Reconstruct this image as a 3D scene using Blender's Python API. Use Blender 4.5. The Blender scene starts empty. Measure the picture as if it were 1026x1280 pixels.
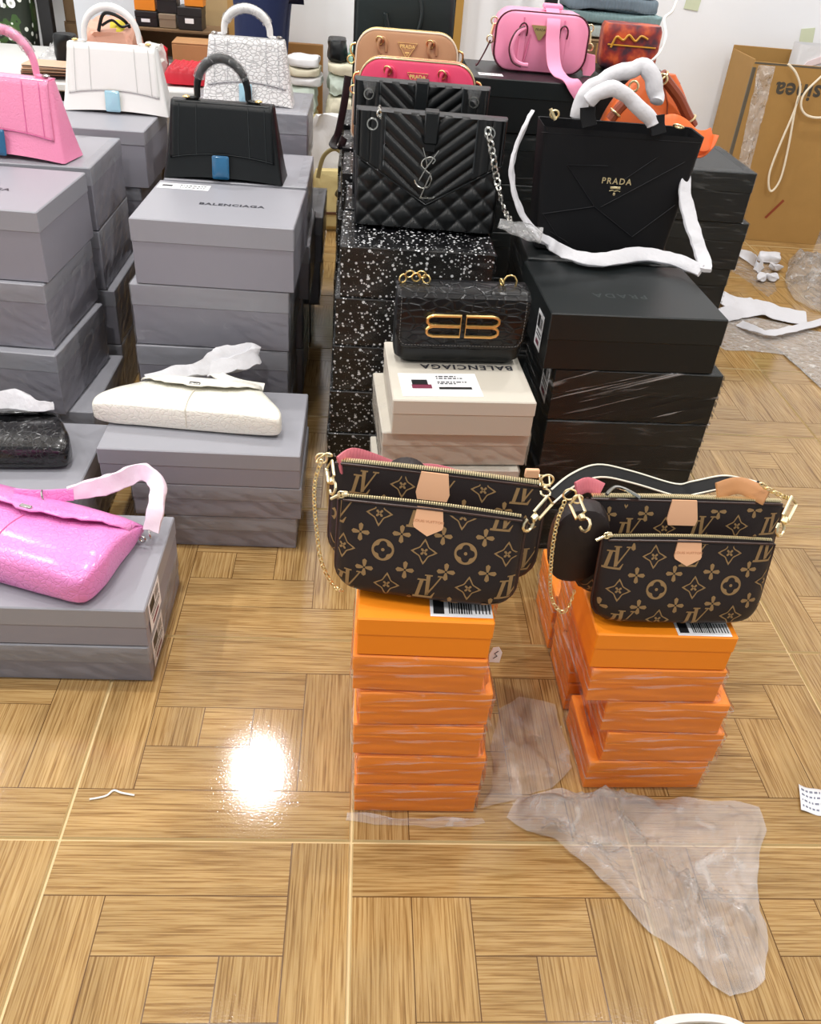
import bpy, bmesh, math, random
from mathutils import Vector, Matrix, noise
from math import pi, sin, cos, radians as rad
S = bpy.context.scene
COL = S.collection
random.seed(7)

# ---------------------------------------------------------------- camera
CAM_H, F_PX = 1.62892, 1076.53
SC = 2/3   # the layout below is measured on floor tiles of 0.6; real tiles are 0.4 m, so everything is scaled by this on the way in
PITCH, YAW, ROLL = 0.62015, 0.08710, 0.08759
_fw = Vector((sin(YAW)*cos(PITCH), cos(YAW)*cos(PITCH), -sin(PITCH)))
_r0 = Vector((cos(YAW), -sin(YAW), 0)); _u0 = _r0.cross(_fw)
_rt = _r0*cos(ROLL) + _u0*sin(ROLL); _up = _u0*cos(ROLL) - _r0*sin(ROLL)
cd = bpy.data.cameras.new('camera'); cam = bpy.data.objects.new('camera', cd); COL.objects.link(cam)
cam.matrix_world = Matrix(((_rt.x, _up.x, -_fw.x, 0), (_rt.y, _up.y, -_fw.y, 0), (_rt.z, _up.z, -_fw.z, CAM_H*SC), (0, 0, 0, 1)))
cd.sensor_fit = 'VERTICAL'; cd.sensor_height = 36.0; cd.lens = F_PX/1280*36.0; cd.clip_start = .02
S.camera = cam
S.view_settings.view_transform = 'Standard'; S.view_settings.look = 'None'
S.view_settings.exposure = 0.38; S.view_settings.gamma = 1.0; S.view_settings.use_curve_mapping = False

# ---------------------------------------------------------------- world and lamps
W = bpy.data.worlds.new('world'); S.world = W; W.use_nodes = True
W.node_tree.nodes['Background'].inputs[0].default_value = (.93, .97, 1.0, 1)
W.node_tree.nodes['Background'].inputs[1].default_value = .36
CEIL = 4.2
LAMPS = [(x, y) for y in (-.2, 2.1, 4.43) for x in (-3.05, -.65, 1.75)]
def lamp_light(x, y, parent):
    l = bpy.data.lights.new('lamp_light', 'AREA'); l.shape = 'DISK'; l.size = .125; l.energy = 14; l.color = (1.0, .99, .97)
    o = bpy.data.objects.new('lamp_light', l); COL.objects.link(o); o.parent = parent; o.location = (0, 0, -.03)

if hasattr(S, 'cycles'): S.cycles.transparent_max_bounces = 32
# ---------------------------------------------------------------- helpers
def ray(px, py): return _fw + _rt*((px-513)/F_PX) - _up*((py-640)/F_PX)
def at(px, py, z=None, Y=None):
    """world point seen at a pixel, on the plane of height z or of depth Y"""
    d = ray(px, py); o = Vector((0, 0, CAM_H))
    return o + d*(((z-CAM_H)/d.z) if z is not None else Y/d.y)
def lin(v): v /= 255.; return v/12.92 if v <= .04045 else ((v+.055)/1.055)**2.4
def rgb(r, g, b): return (lin(r), lin(g), lin(b), 1)

MATS = {}
def mat(name, col, rough=.5, metal=0., spec=.5, coat=0., coat_rough=.1, bump=None, var=0., alpha=None, sheen=0., trans=0.):
    """principled material; bump = (kind, scale, strength[, (sx,sy,sz)])"""
    if name in MATS: return MATS[name]
    m = bpy.data.materials.new(name); m.use_nodes = True; nt = m.node_tree; n = nt.nodes; b = n['Principled BSDF']
    b.inputs['Base Color'].default_value = col; b.inputs['Roughness'].default_value = rough; b.inputs['Metallic'].default_value = metal
    b.inputs['Specular IOR Level'].default_value = spec; b.inputs['Coat Weight'].default_value = coat; b.inputs['Coat Roughness'].default_value = coat_rough
    b.inputs['Sheen Weight'].default_value = sheen; b.inputs['Transmission Weight'].default_value = trans
    tc = n.new('ShaderNodeTexCoord'); mp = n.new('ShaderNodeMapping'); nt.links.new(tc.outputs['Object'], mp.inputs[0])
    if bump:
        kind, sc, st = bump[:3]
        if len(bump) > 3: mp.inputs['Scale'].default_value = bump[3]
        if kind == 'croc':
            t = n.new('ShaderNodeTexVoronoi'); t.feature = 'DISTANCE_TO_EDGE'; t.inputs['Scale'].default_value = sc
            r = n.new('ShaderNodeValToRGB'); r.color_ramp.elements[1].position = .12; nt.links.new(t.outputs['Distance'], r.inputs[0]); out = r.outputs[0]
        elif kind == 'wave':
            t = n.new('ShaderNodeTexWave'); t.inputs['Scale'].default_value = sc; out = t.outputs['Fac']
        else:
            t = n.new('ShaderNodeTexNoise'); t.inputs['Scale'].default_value = sc; t.inputs['Detail'].default_value = 3; out = t.outputs['Fac']
        nt.links.new(mp.outputs[0], t.inputs['Vector'])
        bp = n.new('ShaderNodeBump'); bp.inputs['Strength'].default_value = st; bp.inputs['Distance'].default_value = .002
        nt.links.new(out, bp.inputs['Height']); nt.links.new(bp.outputs[0], b.inputs['Normal'])
        if kind == 'croc' and len(bump) > 4:  # groove shading painted into the base colour as darker lines
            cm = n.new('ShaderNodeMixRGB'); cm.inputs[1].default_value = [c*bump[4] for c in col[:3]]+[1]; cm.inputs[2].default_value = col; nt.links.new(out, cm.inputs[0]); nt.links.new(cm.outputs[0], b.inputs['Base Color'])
    if var:
        t2 = n.new('ShaderNodeTexNoise'); t2.inputs['Scale'].default_value = 14; t2.inputs['Detail'].default_value = 4
        nt.links.new(tc.outputs['Object'], t2.inputs['Vector'])
        hs = n.new('ShaderNodeMixRGB'); hs.inputs[1].default_value = [c*(1-var) for c in col[:3]]+[1]; hs.inputs[2].default_value = [min(1, c*(1+var)) for c in col[:3]]+[1]
        nt.links.new(t2.outputs['Fac'], hs.inputs[0]); nt.links.new(hs.outputs[0], b.inputs['Base Color'])
    MATS[name] = m; return m

def film(name, tint=(1, 1, 1), haze=.10, gloss=.16, scale=(30, 30, 30), bump=.6, rough=.09, streak=.25, dist=.004, lo=.56, hi=.72, rot=(0, 0, 0)):
    """clear plastic film: transparent, glossy, slightly hazy, wrinkle highlights painted in as white streaks"""
    if name in MATS: return MATS[name]
    m = bpy.data.materials.new(name); m.use_nodes = True; nt = m.node_tree; n = nt.nodes; n.clear(); L = nt.links.new
    out = n.new('ShaderNodeOutputMaterial'); tc = n.new('ShaderNodeTexCoord'); mp = n.new('ShaderNodeMapping'); mp.vector_type = 'TEXTURE'; mp.inputs['Scale'].default_value = [1/k for k in scale]; mp.inputs['Rotation'].default_value = rot
    L(tc.outputs['Object'], mp.inputs[0])
    nz = n.new('ShaderNodeTexNoise'); nz.inputs['Scale'].default_value = 1; nz.inputs['Detail'].default_value = 4; nz.inputs['Distortion'].default_value = .8; L(mp.outputs[0], nz.inputs[0])
    bp = n.new('ShaderNodeBump'); bp.inputs['Strength'].default_value = bump; bp.inputs['Distance'].default_value = dist; vo = n.new('ShaderNodeTexVoronoi'); vo.inputs['Scale'].default_value = 1.1; L(mp.outputs[0], vo.inputs['Vector'])
    hm = n.new('ShaderNodeMath'); hm.operation = 'MULTIPLY_ADD'; L(vo.outputs['Distance'], hm.inputs[0]); hm.inputs[1].default_value = .9; L(nz.outputs['Fac'], hm.inputs[2]); L(hm.outputs[0], bp.inputs['Height'])
    tr = n.new('ShaderNodeBsdfTransparent'); tr.inputs[0].default_value = (*tint, 1)
    gl = n.new('ShaderNodeBsdfGlossy'); gl.inputs['Roughness'].default_value = rough; L(bp.outputs[0], gl.inputs['Normal'])
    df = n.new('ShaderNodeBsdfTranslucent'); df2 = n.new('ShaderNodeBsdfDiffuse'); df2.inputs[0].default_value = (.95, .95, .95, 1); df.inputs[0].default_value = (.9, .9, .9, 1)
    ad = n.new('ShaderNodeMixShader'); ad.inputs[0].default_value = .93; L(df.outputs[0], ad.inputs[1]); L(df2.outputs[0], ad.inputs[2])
    rp = n.new('ShaderNodeMapRange'); rp.inputs[1].default_value = lo; rp.inputs[2].default_value = hi; rp.inputs[3].default_value = haze; rp.inputs[4].default_value = haze+streak  # even haze, plus white streaks painting crinkle highlights into the colour
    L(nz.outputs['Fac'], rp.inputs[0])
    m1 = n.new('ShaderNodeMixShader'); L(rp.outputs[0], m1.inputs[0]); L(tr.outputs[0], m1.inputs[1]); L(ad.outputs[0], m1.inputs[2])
    lw = n.new('ShaderNodeLayerWeight'); lw.inputs[0].default_value = gloss; L(bp.outputs[0], lw.inputs['Normal'])
    m2 = n.new('ShaderNodeMixShader'); fm = n.new('ShaderNodeMath'); fm.operation = 'MULTIPLY'; L(lw.outputs['Fresnel'], fm.inputs[0]); fm.inputs[1].default_value = .75; L(fm.outputs[0], m2.inputs[0]); L(m1.outputs[0], m2.inputs[1]); L(gl.outputs[0], m2.inputs[2])
    L(m2.outputs[0], out.inputs[0]); MATS[name] = m; return m

def rr(hw, hd, r, n=4):
    """rounded rectangle, counter-clockwise"""
    r = min(r, hw*.999, hd*.999); p = []
    for k, (sx, sy) in enumerate(((1, -1), (1, 1), (-1, 1), (-1, -1))):
        for i in range(n+1):
            a = -pi/2 + k*pi/2 + i*pi/2/n
            p.append((sx*(hw-r)+r*cos(a), sy*(hd-r)+r*sin(a)))
    return p
def se(hw, hd, e=.5, n=32):
    """superellipse ring"""
    f = lambda t: math.copysign(abs(t)**e, t)
    return [(hw*f(cos(2*pi*i/n)), hd*f(sin(2*pi*i/n))) for i in range(n)]
def cr(pts, n=8, closed=False):
    """Catmull-Rom through points"""
    P = [Vector(p) for p in pts]; o = []; N = len(P)
    for i in range(N if closed else N-1):
        g = (lambda k: P[k % N]) if closed else (lambda k: P[max(0, min(N-1, k))])
        a, b, c, d = g(i-1), g(i), g(i+1), g(i+2)
        for k in range(n):
            t = k/n; o.append(.5*((2*b)+(c-a)*t+(2*a-5*b+4*c-d)*t*t+(3*b-a-3*c+d)*t**3))
    if not closed: o.append(P[-1].copy())
    return o

class G:
    """collects geometry for ONE mesh"""
    def __init__(s): s.v = []; s.f = []; s.mi = []; s.x = Matrix(); s.m = 0
    def add(s, vs, fs, m=None):
        b = len(s.v); s.v += [s.x @ Vector(p) for p in vs]; s.f += [tuple(b+i for i in f) for f in fs]; s.mi += [s.m if m is None else m]*len(fs); return s
    def box(s, x0, x1, y0, y1, z0, z1, b=.002, m=None):
        cx, cy, cz = (x0+x1)/2, (y0+y1)/2, (z0+z1)/2; hx, hy, hz = (x1-x0)/2, (y1-y0)/2, (z1-z0)/2; b = min(b, hx*.49, hy*.49, hz*.49)
        vs = []; idx = {}
        for sx in (-1, 1):
            for sy in (-1, 1):
                for sz in (-1, 1):
                    for k in range(3):
                        h = [hx-b, hy-b, hz-b]; h[k] += b
                        idx[sx, sy, sz, k] = len(vs); vs.append((cx+sx*h[0], cy+sy*h[1], cz+sz*h[2]))
        fs = []
        for k in range(3):
            i, j = (k+1) % 3, (k+2) % 3
            for sg in (-1, 1):
                q = []
                for a, c in ((-1, -1), (1, -1), (1, 1), (-1, 1)):
                    t = [0]*3; t[k] = sg; t[i] = a; t[j] = c; q.append(idx[(*t, k)])
                fs.append(q if sg > 0 else q[::-1])
        for k in range(3):
            i, j = (k+1) % 3, (k+2) % 3
            for a in (-1, 1):
                for c in (-1, 1):
                    def g(e, kk): t = [0]*3; t[k] = e; t[i] = a; t[j] = c; return idx[(*t, kk)]
                    q = [g(-1, i), g(1, i), g(1, j), g(-1, j)]; fs.append(q if a*c < 0 else q[::-1])
        for key in [(a, c, e) for a in (-1, 1) for c in (-1, 1) for e in (-1, 1)]:
            q = [idx[(*key, k)] for k in range(3)]; fs.append(q if key[0]*key[1]*key[2] > 0 else q[::-1])
        return s.add(vs, fs, m)
    def rings(s, R, caps=(True, True), closed=False, m=None):
        n = len(R[0]); vs = [p for r in R for p in r]; fs = []
        K = len(R)
        for k in range(K if closed else K-1):
            for i in range(n):
                a, b = k*n+i, k*n+(i+1) % n; c, d = ((k+1) % K)*n+(i+1) % n, ((k+1) % K)*n+i
                fs.append((a, b, c, d))
        if not closed:
            if caps[0]: fs.append(tuple(range(n))[::-1])
            if caps[1]: fs.append(tuple((K-1)*n+i for i in range(n)))
        return s.add(vs, fs, m)
    def tube(s, path, r, n=8, closed=False, caps=True, flat=1., up=None, m=None):
        """swept tube; flat scales the section along the binormal; up fixes the frame"""
        P = [Vector(p) for p in path]; K = len(P); R = []
        T = [(P[(i+1) % K]-P[i-1] if closed else P[min(i+1, K-1)]-P[max(i-1, 0)]).normalized() for i in range(K)]
        nv = Vector(up) if up else (Vector((0, 0, 1)) if abs(T[0].z) < .9 else Vector((1, 0, 0)))
        for i in range(K):
            if up and not callable(up): nv = Vector(up)
            nv = (nv - T[i]*nv.dot(T[i])); nv = nv.normalized() if nv.length > 1e-6 else T[i].orthogonal().normalized()
            bn = T[i].cross(nv); ri = r[i] if isinstance(r, (list, tuple)) else r
            R.append([P[i]+nv*(ri*cos(2*pi*k/n))+bn*(ri*flat*sin(2*pi*k/n)) for k in range(n)])
        return s.rings(R, (caps, caps), closed, m)
    def strap(s, path, w, t, side, m=None, crumple=0., seed=0):
        """flat band: width along side (vector or list), thickness along the normal"""
        P = [Vector(p) for p in path]; K = len(P); R = []
        for i in range(K):
            T = (P[min(i+1, K-1)]-P[max(i-1, 0)]).normalized()
            sd = Vector(side[i] if isinstance(side[0], (list, tuple, Vector)) else side); sd = (sd - T*sd.dot(T)).normalized(); nv = T.cross(sd)
            ww = w[i] if isinstance(w, (list, tuple)) else w
            prof = [(-.5, -.35), (-.46, -.5), (-.17, -.5), (.17, -.5), (.46, -.5), (.5, -.35), (.5, .35), (.46, .5), (.17, .5), (-.17, .5), (-.46, .5), (-.5, .35)]
            ring = []
            for a, b in prof:
                q = P[i]+sd*(a*ww)+nv*(b*t)
                if crumple: q = q + noise.noise_vector((q*38)+Vector((seed, seed*2., 0)))*crumple
                ring.append(q)
            R.append(ring)
        return s.rings(R, (True, True), False, m)
    def prism(s, poly, y0, y1, m=None):
        """polygon in x,z pushed from y0 (front) to y1"""
        n = len(poly); vs = [(x, y0, z) for x, z in poly]+[(x, y1, z) for x, z in poly]
        ar = sum(poly[i][0]*poly[(i+1) % n][1]-poly[(i+1) % n][0]*poly[i][1] for i in range(n))
        fs = [tuple(range(n)), tuple(range(2*n-1, n-1, -1))]+[(i, i+n, (i+1) % n+n, (i+1) % n) for i in range(n)]
        if ar < 0: fs = [f[::-1] for f in fs]
        return s.add(vs, fs, m)
    def grid(s, nu, nv, fn, m=None, flip=False):
        vs = [fn(i/nu, j/nv) for j in range(nv+1) for i in range(nu+1)]
        fs = [(j*(nu+1)+i, j*(nu+1)+i+1, (j+1)*(nu+1)+i+1, (j+1)*(nu+1)+i) for j in range(nv) for i in range(nu)]
        return s.add(vs, [f[::-1] for f in fs] if flip else fs, m)
    def ring(s, c, R, r, nrm=(0, 1, 0), n=16, k=6, m=None):
        """torus"""
        nv = Vector(nrm).normalized(); a = nv.orthogonal().normalized(); b = nv.cross(a); c = Vector(c)
        return s.tube([c+a*(R*cos(2*pi*i/n))+b*(R*sin(2*pi*i/n)) for i in range(n)], r, k, closed=True, m=m)
    def ball(s, c, r, n=10, sc=(1, 1, 1), m=None):
        c = Vector(c); R = []
        for j in range(1, n//2+1):
            a = pi*j/(n//2+1); R.append([c+Vector((r*sc[0]*sin(a)*cos(2*pi*i/n), r*sc[1]*sin(a)*sin(2*pi*i/n), -r*sc[2]*cos(a))) for i in range(n)])
        return s.rings(R, (True, True), m=m)
    def chain(s, path, L, r, w=.62, m=None):
        """flat oval links along a path"""
        P = [Vector(p) for p in path]; d = [0]
        for i in range(1, len(P)): d.append(d[-1]+(P[i]-P[i-1]).length)
        nl = max(2, int(d[-1]/(L*.78)))
        def pos(t):
            t = min(max(t, 0), d[-1]-1e-6)
            for i in range(1, len(P)):
                if d[i] >= t: return P[i-1].lerp(P[i], (t-d[i-1])/max(1e-9, d[i]-d[i-1]))
            return P[-1]
        for k in range(nl):
            c = pos((k+.5)*d[-1]/nl); T = (pos((k+.5)*d[-1]/nl+.004)-pos((k+.5)*d[-1]/nl-.004)).normalized()
            a = T.orthogonal().normalized(); b = T.cross(a); q = a if k % 2 else b
            q = (q + (b if k % 2 else a)*.5).normalized()
            s.tube([c+T*(L/2*cos(2*pi*i/8))+q*(L/2*w*sin(2*pi*i/8)) for i in range(8)], r, 4, closed=True, m=m)
        return s
    def text(s, txt, size, depth=.0006, m=None, bold=0., spacing=1., align='CENTER'):
        """lettering in the x,z plane, facing -y, centred on the origin"""
        c = bpy.data.curves.new('t', 'FONT'); c.body = txt; c.size = size; c.align_x = align; c.align_y = 'CENTER'; c.resolution_u = 3; c.offset = bold; c.space_character = spacing
        o = bpy.data.objects.new('t', c); me = bpy.data.meshes.new_from_object(o)
        vs = [(v.co.x, -depth, v.co.y) for v in me.vertices]; s.add(vs, [tuple(p.vertices) for p in me.polygons], m)
        bpy.data.objects.remove(o); bpy.data.meshes.remove(me); bpy.data.curves.remove(c); return s
    def done(s, name, mats, parent=None, smooth=True, label=None, solid=0., sub=0, merge=0., kind=None, off=-1, ang=38, fix=True):
        me = bpy.data.meshes.new(name); me.from_pydata(s.v, [], s.f); me.update()
        me.polygons.foreach_set('material_index', s.mi)
        bm = bmesh.new(); bm.from_mesh(me)
        if merge: bmesh.ops.remove_doubles(bm, verts=bm.verts, dist=merge)
        if fix: bmesh.ops.recalc_face_normals(bm, faces=bm.faces)
        bm.to_mesh(me); bm.free()
        for m in (mats if isinstance(mats, (list, tuple)) else [mats]): me.materials.append(m)
        if smooth:
            me.polygons.foreach_set('use_smooth', [True]*len(me.polygons))
            me.set_sharp_from_angle(angle=rad(ang))
        o = bpy.data.objects.new(name, me); COL.objects.link(o)
        if parent: o.parent = parent
        else: o.matrix_world = Matrix.Scale(SC, 4)
        if label: o['label'] = label
        if kind: o['kind'] = kind
        if solid: md = o.modifiers.new('s', 'SOLIDIFY'); md.thickness = solid; md.offset = off
        if sub: md = o.modifiers.new('u', 'SUBSURF'); md.levels = sub; md.render_levels = sub
        return o

def tag(o, label, cat, group=None):
    o['label'] = label; o['category'] = cat
    if group: o['group'] = group
    return o
def thing(name, label, cat, loc=(0, 0, 0), yaw=0., group=None, tilt=0., lean=0.):
    """an Empty at the base of a thing; its parts are parented to it"""
    o = bpy.data.objects.new(name, None); COL.objects.link(o); o.empty_display_size = .05
    o.matrix_world = Matrix.Scale(SC, 4) @ Matrix.Translation(loc) @ Matrix.Rotation(rad(yaw), 4, 'Z') @ Matrix.Rotation(rad(lean), 4, 'Y') @ Matrix.Rotation(rad(tilt), 4, 'X')
    return tag(o, label, cat, group)
def inv_of(r): return (Matrix.Scale(1/SC, 4) @ r.matrix_world).inverted()
def struct(o): o['kind'] = 'structure'; return o
# ================================================================ ROOM
TW = .6; TX0, TY0 = -.57056, 1.07135            # tile size and a grout crossing
def wood_mat():
    m = bpy.data.materials.new('oak_print_tile'); m.use_nodes = True; nt = m.node_tree; n = nt.nodes; L = nt.links.new; b = n['Principled BSDF']
    uv = n.new('ShaderNodeUVMap'); mp = n.new('ShaderNodeMapping'); mp.inputs['Scale'].default_value = (6, 230, 1); L(uv.outputs[0], mp.inputs[0])
    t = n.new('ShaderNodeTexNoise'); t.inputs['Scale'].default_value = 1; t.inputs['Detail'].default_value = 5; t.inputs['Roughness'].default_value = .6; t.inputs['Distortion'].default_value = .4; L(mp.outputs[0], t.inputs[0])
    r = n.new('ShaderNodeValToRGB'); e = r.color_ramp.elements
    e[0].position = .28; e[0].color = rgb(126, 92, 50); e[1].position = .66; e[1].color = rgb(200, 166, 112)
    x = e.new(.42); x.color = rgb(160, 122, 72); x = e.new(.52); x.color = rgb(186, 150, 96)
    L(t.outputs['Fac'], r.inputs[0])
    mp2 = n.new('ShaderNodeMapping'); mp2.inputs['Scale'].default_value = (2, 9, 1); L(uv.outputs[0], mp2.inputs[0])
    t2 = n.new('ShaderNodeTexNoise'); t2.inputs['Scale'].default_value = 1; t2.inputs['Detail'].default_value = 2; L(mp2.outputs[0], t2.inputs[0])
    mr = n.new('ShaderNodeMapRange'); mr.inputs[1].default_value = .3; mr.inputs[2].default_value = .7; mr.inputs[3].default_value = .70; mr.inputs[4].default_value = .96; L(t2.outputs['Fac'], mr.inputs[0])
    mx = n.new('ShaderNodeMixRGB'); mx.blend_type = 'MULTIPLY'; mx.inputs[0].default_value = 1; L(r.outputs[0], mx.inputs[1]); L(mr.outputs[0], mx.inputs[2])
    L(mx.outputs[0], b.inputs['Base Color'])
    b.inputs['Roughness'].default_value = .085; b.inputs['Specular IOR Level'].default_value = .75
    tc = n.new('ShaderNodeTexCoord'); t3 = n.new('ShaderNodeTexNoise'); t3.inputs['Scale'].default_value = 220; t3.inputs['Detail'].default_value = 2; L(tc.outputs['Object'], t3.inputs[0])
    bp = n.new('ShaderNodeBump'); bp.inputs['Strength'].default_value = .10; bp.inputs['Distance'].default_value = .001; L(t3.outputs['Fac'], bp.inputs['Height']); L(bp.outputs[0], b.inputs['Normal'])
    return m
M_wood = wood_mat()
M_joint = mat('joint_print', rgb(96, 64, 32), .25); M_tile = mat('tile_edge', rgb(196, 172, 126), .35)
M_grout = mat('grout', rgb(216, 190, 142), .5, var=.15)
g = G(); g.box(-4.2, 4.4, -.9, 6.3, -.12, -.006, .001)
floor = struct(g.done('floor', M_grout))
# one tile: bevelled slab, printed planks in a woven pinwheel, each with its own grain direction
PLANKS = [(0, 0, 5, 1, 'h'), (0, 1, 1, 3, 'v'), (4, 1, 1, 4, 'v'), (0, 4, 4, 1, 'h'), (1, 3, 3, 1, 'h'), (1, 1, 1, 2, 'v'), (2, 1, 2, 1, 'h'), (2, 2, 1, 1, 'h'), (3, 2, 1, 1, 'v')]
def tile_mesh(seed, mirror):
    rn = random.Random(seed); T = TW-.0045; h = T/2; b = .0025; u = (T-2*b)/5; g = G()
    vs = [(-h, -h, -.006), (h, -h, -.006), (h, h, -.006), (-h, h, -.006), (-h+b, -h+b, 0), (h-b, -h+b, 0), (h-b, h-b, 0), (-h+b, h-b, 0)]
    g.add(vs, [(0, 1, 5, 4), (1, 2, 6, 5), (2, 3, 7, 6), (3, 0, 4, 7)], 2); g.add([(v[0], v[1], -.0006) for v in vs[4:]], [(0, 1, 2, 3)], 1)
    uvs = [(0, 0)]*20
    for (cx, cy, w, hh, d) in PLANKS:
        e = .0011; x0 = -h+b+cx*u+e; x1 = x0+w*u-2*e; y1 = h-b-cy*u-e; y0 = y1-hh*u+2*e
        if cx == 0: x0 -= e
        if cx+w == 5: x1 += e
        if cy == 0: y1 += e
        if cy+hh == 5: y0 -= e
        if mirror: x0, x1 = -x1, -x0
        g.add([(x0, y0, 0), (x1, y0, 0), (x1, y1, 0), (x0, y1, 0)], [(0, 1, 2, 3)], 0)
        ox, oy = rn.random()*9, rn.random()*9
        uvs += [(ox+(x if d == 'h' else y), oy+(y if d == 'h' else x)) for x, y in ((x0, y0), (x1, y0), (x1, y1), (x0, y1))]
    o = g.done('tile', [M_wood, M_joint, M_tile], floor, smooth=False, fix=False)
    ul = o.data.uv_layers.new(name='UVMap')
    for i, c in enumerate(uvs): ul.data[i].uv = c
    return o
protos = [tile_mesh(11+k, k % 2) for k in range(6)]
nt_ = 0
for i in range(-6, 8):
    for j in range(-3, 9):
        x, y = TX0+(i+.5)*TW, TY0+(j+.5)*TW
        if abs(x) > 4.1 or y > 6.25: continue
        src = protos[nt_ % 6 if nt_ < 6 else random.randrange(6)]
        o = src if nt_ < 6 else src.copy()
        if nt_ >= 6: COL.objects.link(o)
        o.location = (x, y, 0); o.rotation_euler = (0, 0, random.randrange(4)*pi/2); nt_ += 1
M_wall = mat('painted_wall', rgb(246, 248, 252), .6, bump=('noise', 40, .08))
M_ceil = mat('ceiling_paint', rgb(240, 240, 238), .8)
WB = 5.95
g = G(); g.box(-4.2, 4.4, WB, WB+.15, 0, CEIL, .001); struct(g.done('wall_back', M_wall))
g = G(); g.box(4.05, 4.25, -.9, WB, 0, CEIL, .001); struct(g.done('wall_right', M_wall))
g = G(); g.box(-4.15, -3.95, -.9, WB, 0, CEIL, .001); struct(g.done('wall_left', M_wall))
g = G(); g.box(-4.2, 4.4, -.9, WB+.15, CEIL, CEIL+.1, .001); struct(g.done('ceiling', M_ceil))
M_bb = mat('baseboard_paint', rgb(206, 200, 190), .4)
g = G(); g.box(-3.94, 4.04, WB-.016, WB-.001, .001, .09, .003); struct(g.done('baseboard_back', M_bb))
# round ceiling lamps
M_diff = bpy.data.materials.new('lamp_diffuser'); M_diff.use_nodes = True
_b = M_diff.node_tree.nodes['Principled BSDF']; _b.inputs['Emission Color'].default_value = (1, .98, .95, 1); _b.inputs['Emission Strength'].default_value = 6
M_trimw = mat('lamp_trim', rgb(240, 240, 240), .35)
for k, (x, y) in enumerate(LAMPS):
    l = thing('ceiling_lamp', 'round white recessed ceiling lamp', 'lamp', (x, y, CEIL), group='ceiling lamps')
    g = G(); g.rings([[(r*cos(2*pi*i/24), r*sin(2*pi*i/24), z) for i in range(24)] for r, z in ((.10, -.001), (.10, -.012), (.088, -.018), (.066, -.012), (.066, -.002))], (False, False)); g.done('trim', M_trimw, l)
    g = G(); g.rings([[(.065*cos(2*pi*i/24), .065*sin(2*pi*i/24), z) for i in range(24)] for z in (-.002, -.008)]); g.done('diffuser', M_diff, l, smooth=False)
    lamp_light(x, y, l)
# ================================================================ CARTONS
def shell(w, d, h, amp, seed, nseg=14, nz=7, inset=.035, pull=.0):
    """wrinkled film round a carton: rings from under the base up over the lid"""
    g = G(); o = Vector((seed*3.1, seed*1.7, seed*.9)); R = []
    def loop(hw, hd, z, a):
        p = []; hw -= .001; hd -= .001
        for sx, sy, ex, ey in ((-1, -1, 1, -1), (1, -1, 1, 1), (1, 1, -1, 1), (-1, 1, -1, -1)):
            for i in range(nseg):
                t = i/nseg; x = (sx+(ex-sx)*t)*hw; y = (sy+(ey-sy)*t)*hd; q = Vector((x, y, z))
                nn = Vector((0, -1, 0)) if sy == ey == -1 else Vector((1, 0, 0)) if sx == ex == 1 else Vector((0, 1, 0)) if sy == ey else Vector((-1, 0, 0))
                sk = Vector((x*7, y*7, z*52 + pull*(x+y)*20)); dsp = abs(noise.noise(sk+o))*1.5+.35*abs(noise.noise(q*70+o))
                if i == 0: nn = (nn + Vector((sx, sy, 0))*.5)
                p.append(q+nn*(.0022+a*dsp))
        return p
    R.append(loop(w/2-inset, d/2-inset, -.0006, 0)); R.append(loop(w/2, d/2, -.0006, 0))
    for k in range(nz+1): R.append(loop(w/2, d/2, .002+(h-.004)*k/nz, amp))
    R.append(loop(w/2, d/2, h+.0006, 0)); R.append(loop(w/2-inset, d/2-inset, h+.0008, 0))
    g.rings(R, (False, False)); return g

GAP = .0025
def carton(name, label, x0, x1, yf, d, z0, h, lid, mb, ml, yaw=0., group=None, wrap=None, amp=.003, seed=0, bev=.003, lap=.0022, slip=.0):
    w = x1-x0; r = thing(name, label, 'box', ((x0+x1)/2, yf+d/2, z0), yaw, group)
    hw, hd = w/2, d/2
    g = G(); g.box(-hw+lap, hw-lap, -hd+lap, hd-lap, 0, h-.004, bev*.6); g.done('base', mb, r, smooth=False)
    g = G(); g.box(-hw, hw, -hd, hd, h-lid, h, bev); g.done('lid', ml, r, smooth=False)
    if wrap: shell(w, d, h, amp, seed+1, pull=slip).done('plastic_wrap', wrap, r, label='clear plastic film stretched round the box')
    r['dims'] = (w, d, h); return r
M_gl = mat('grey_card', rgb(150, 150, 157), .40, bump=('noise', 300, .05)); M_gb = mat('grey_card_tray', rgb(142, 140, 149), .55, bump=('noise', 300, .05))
M_star = None
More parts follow.
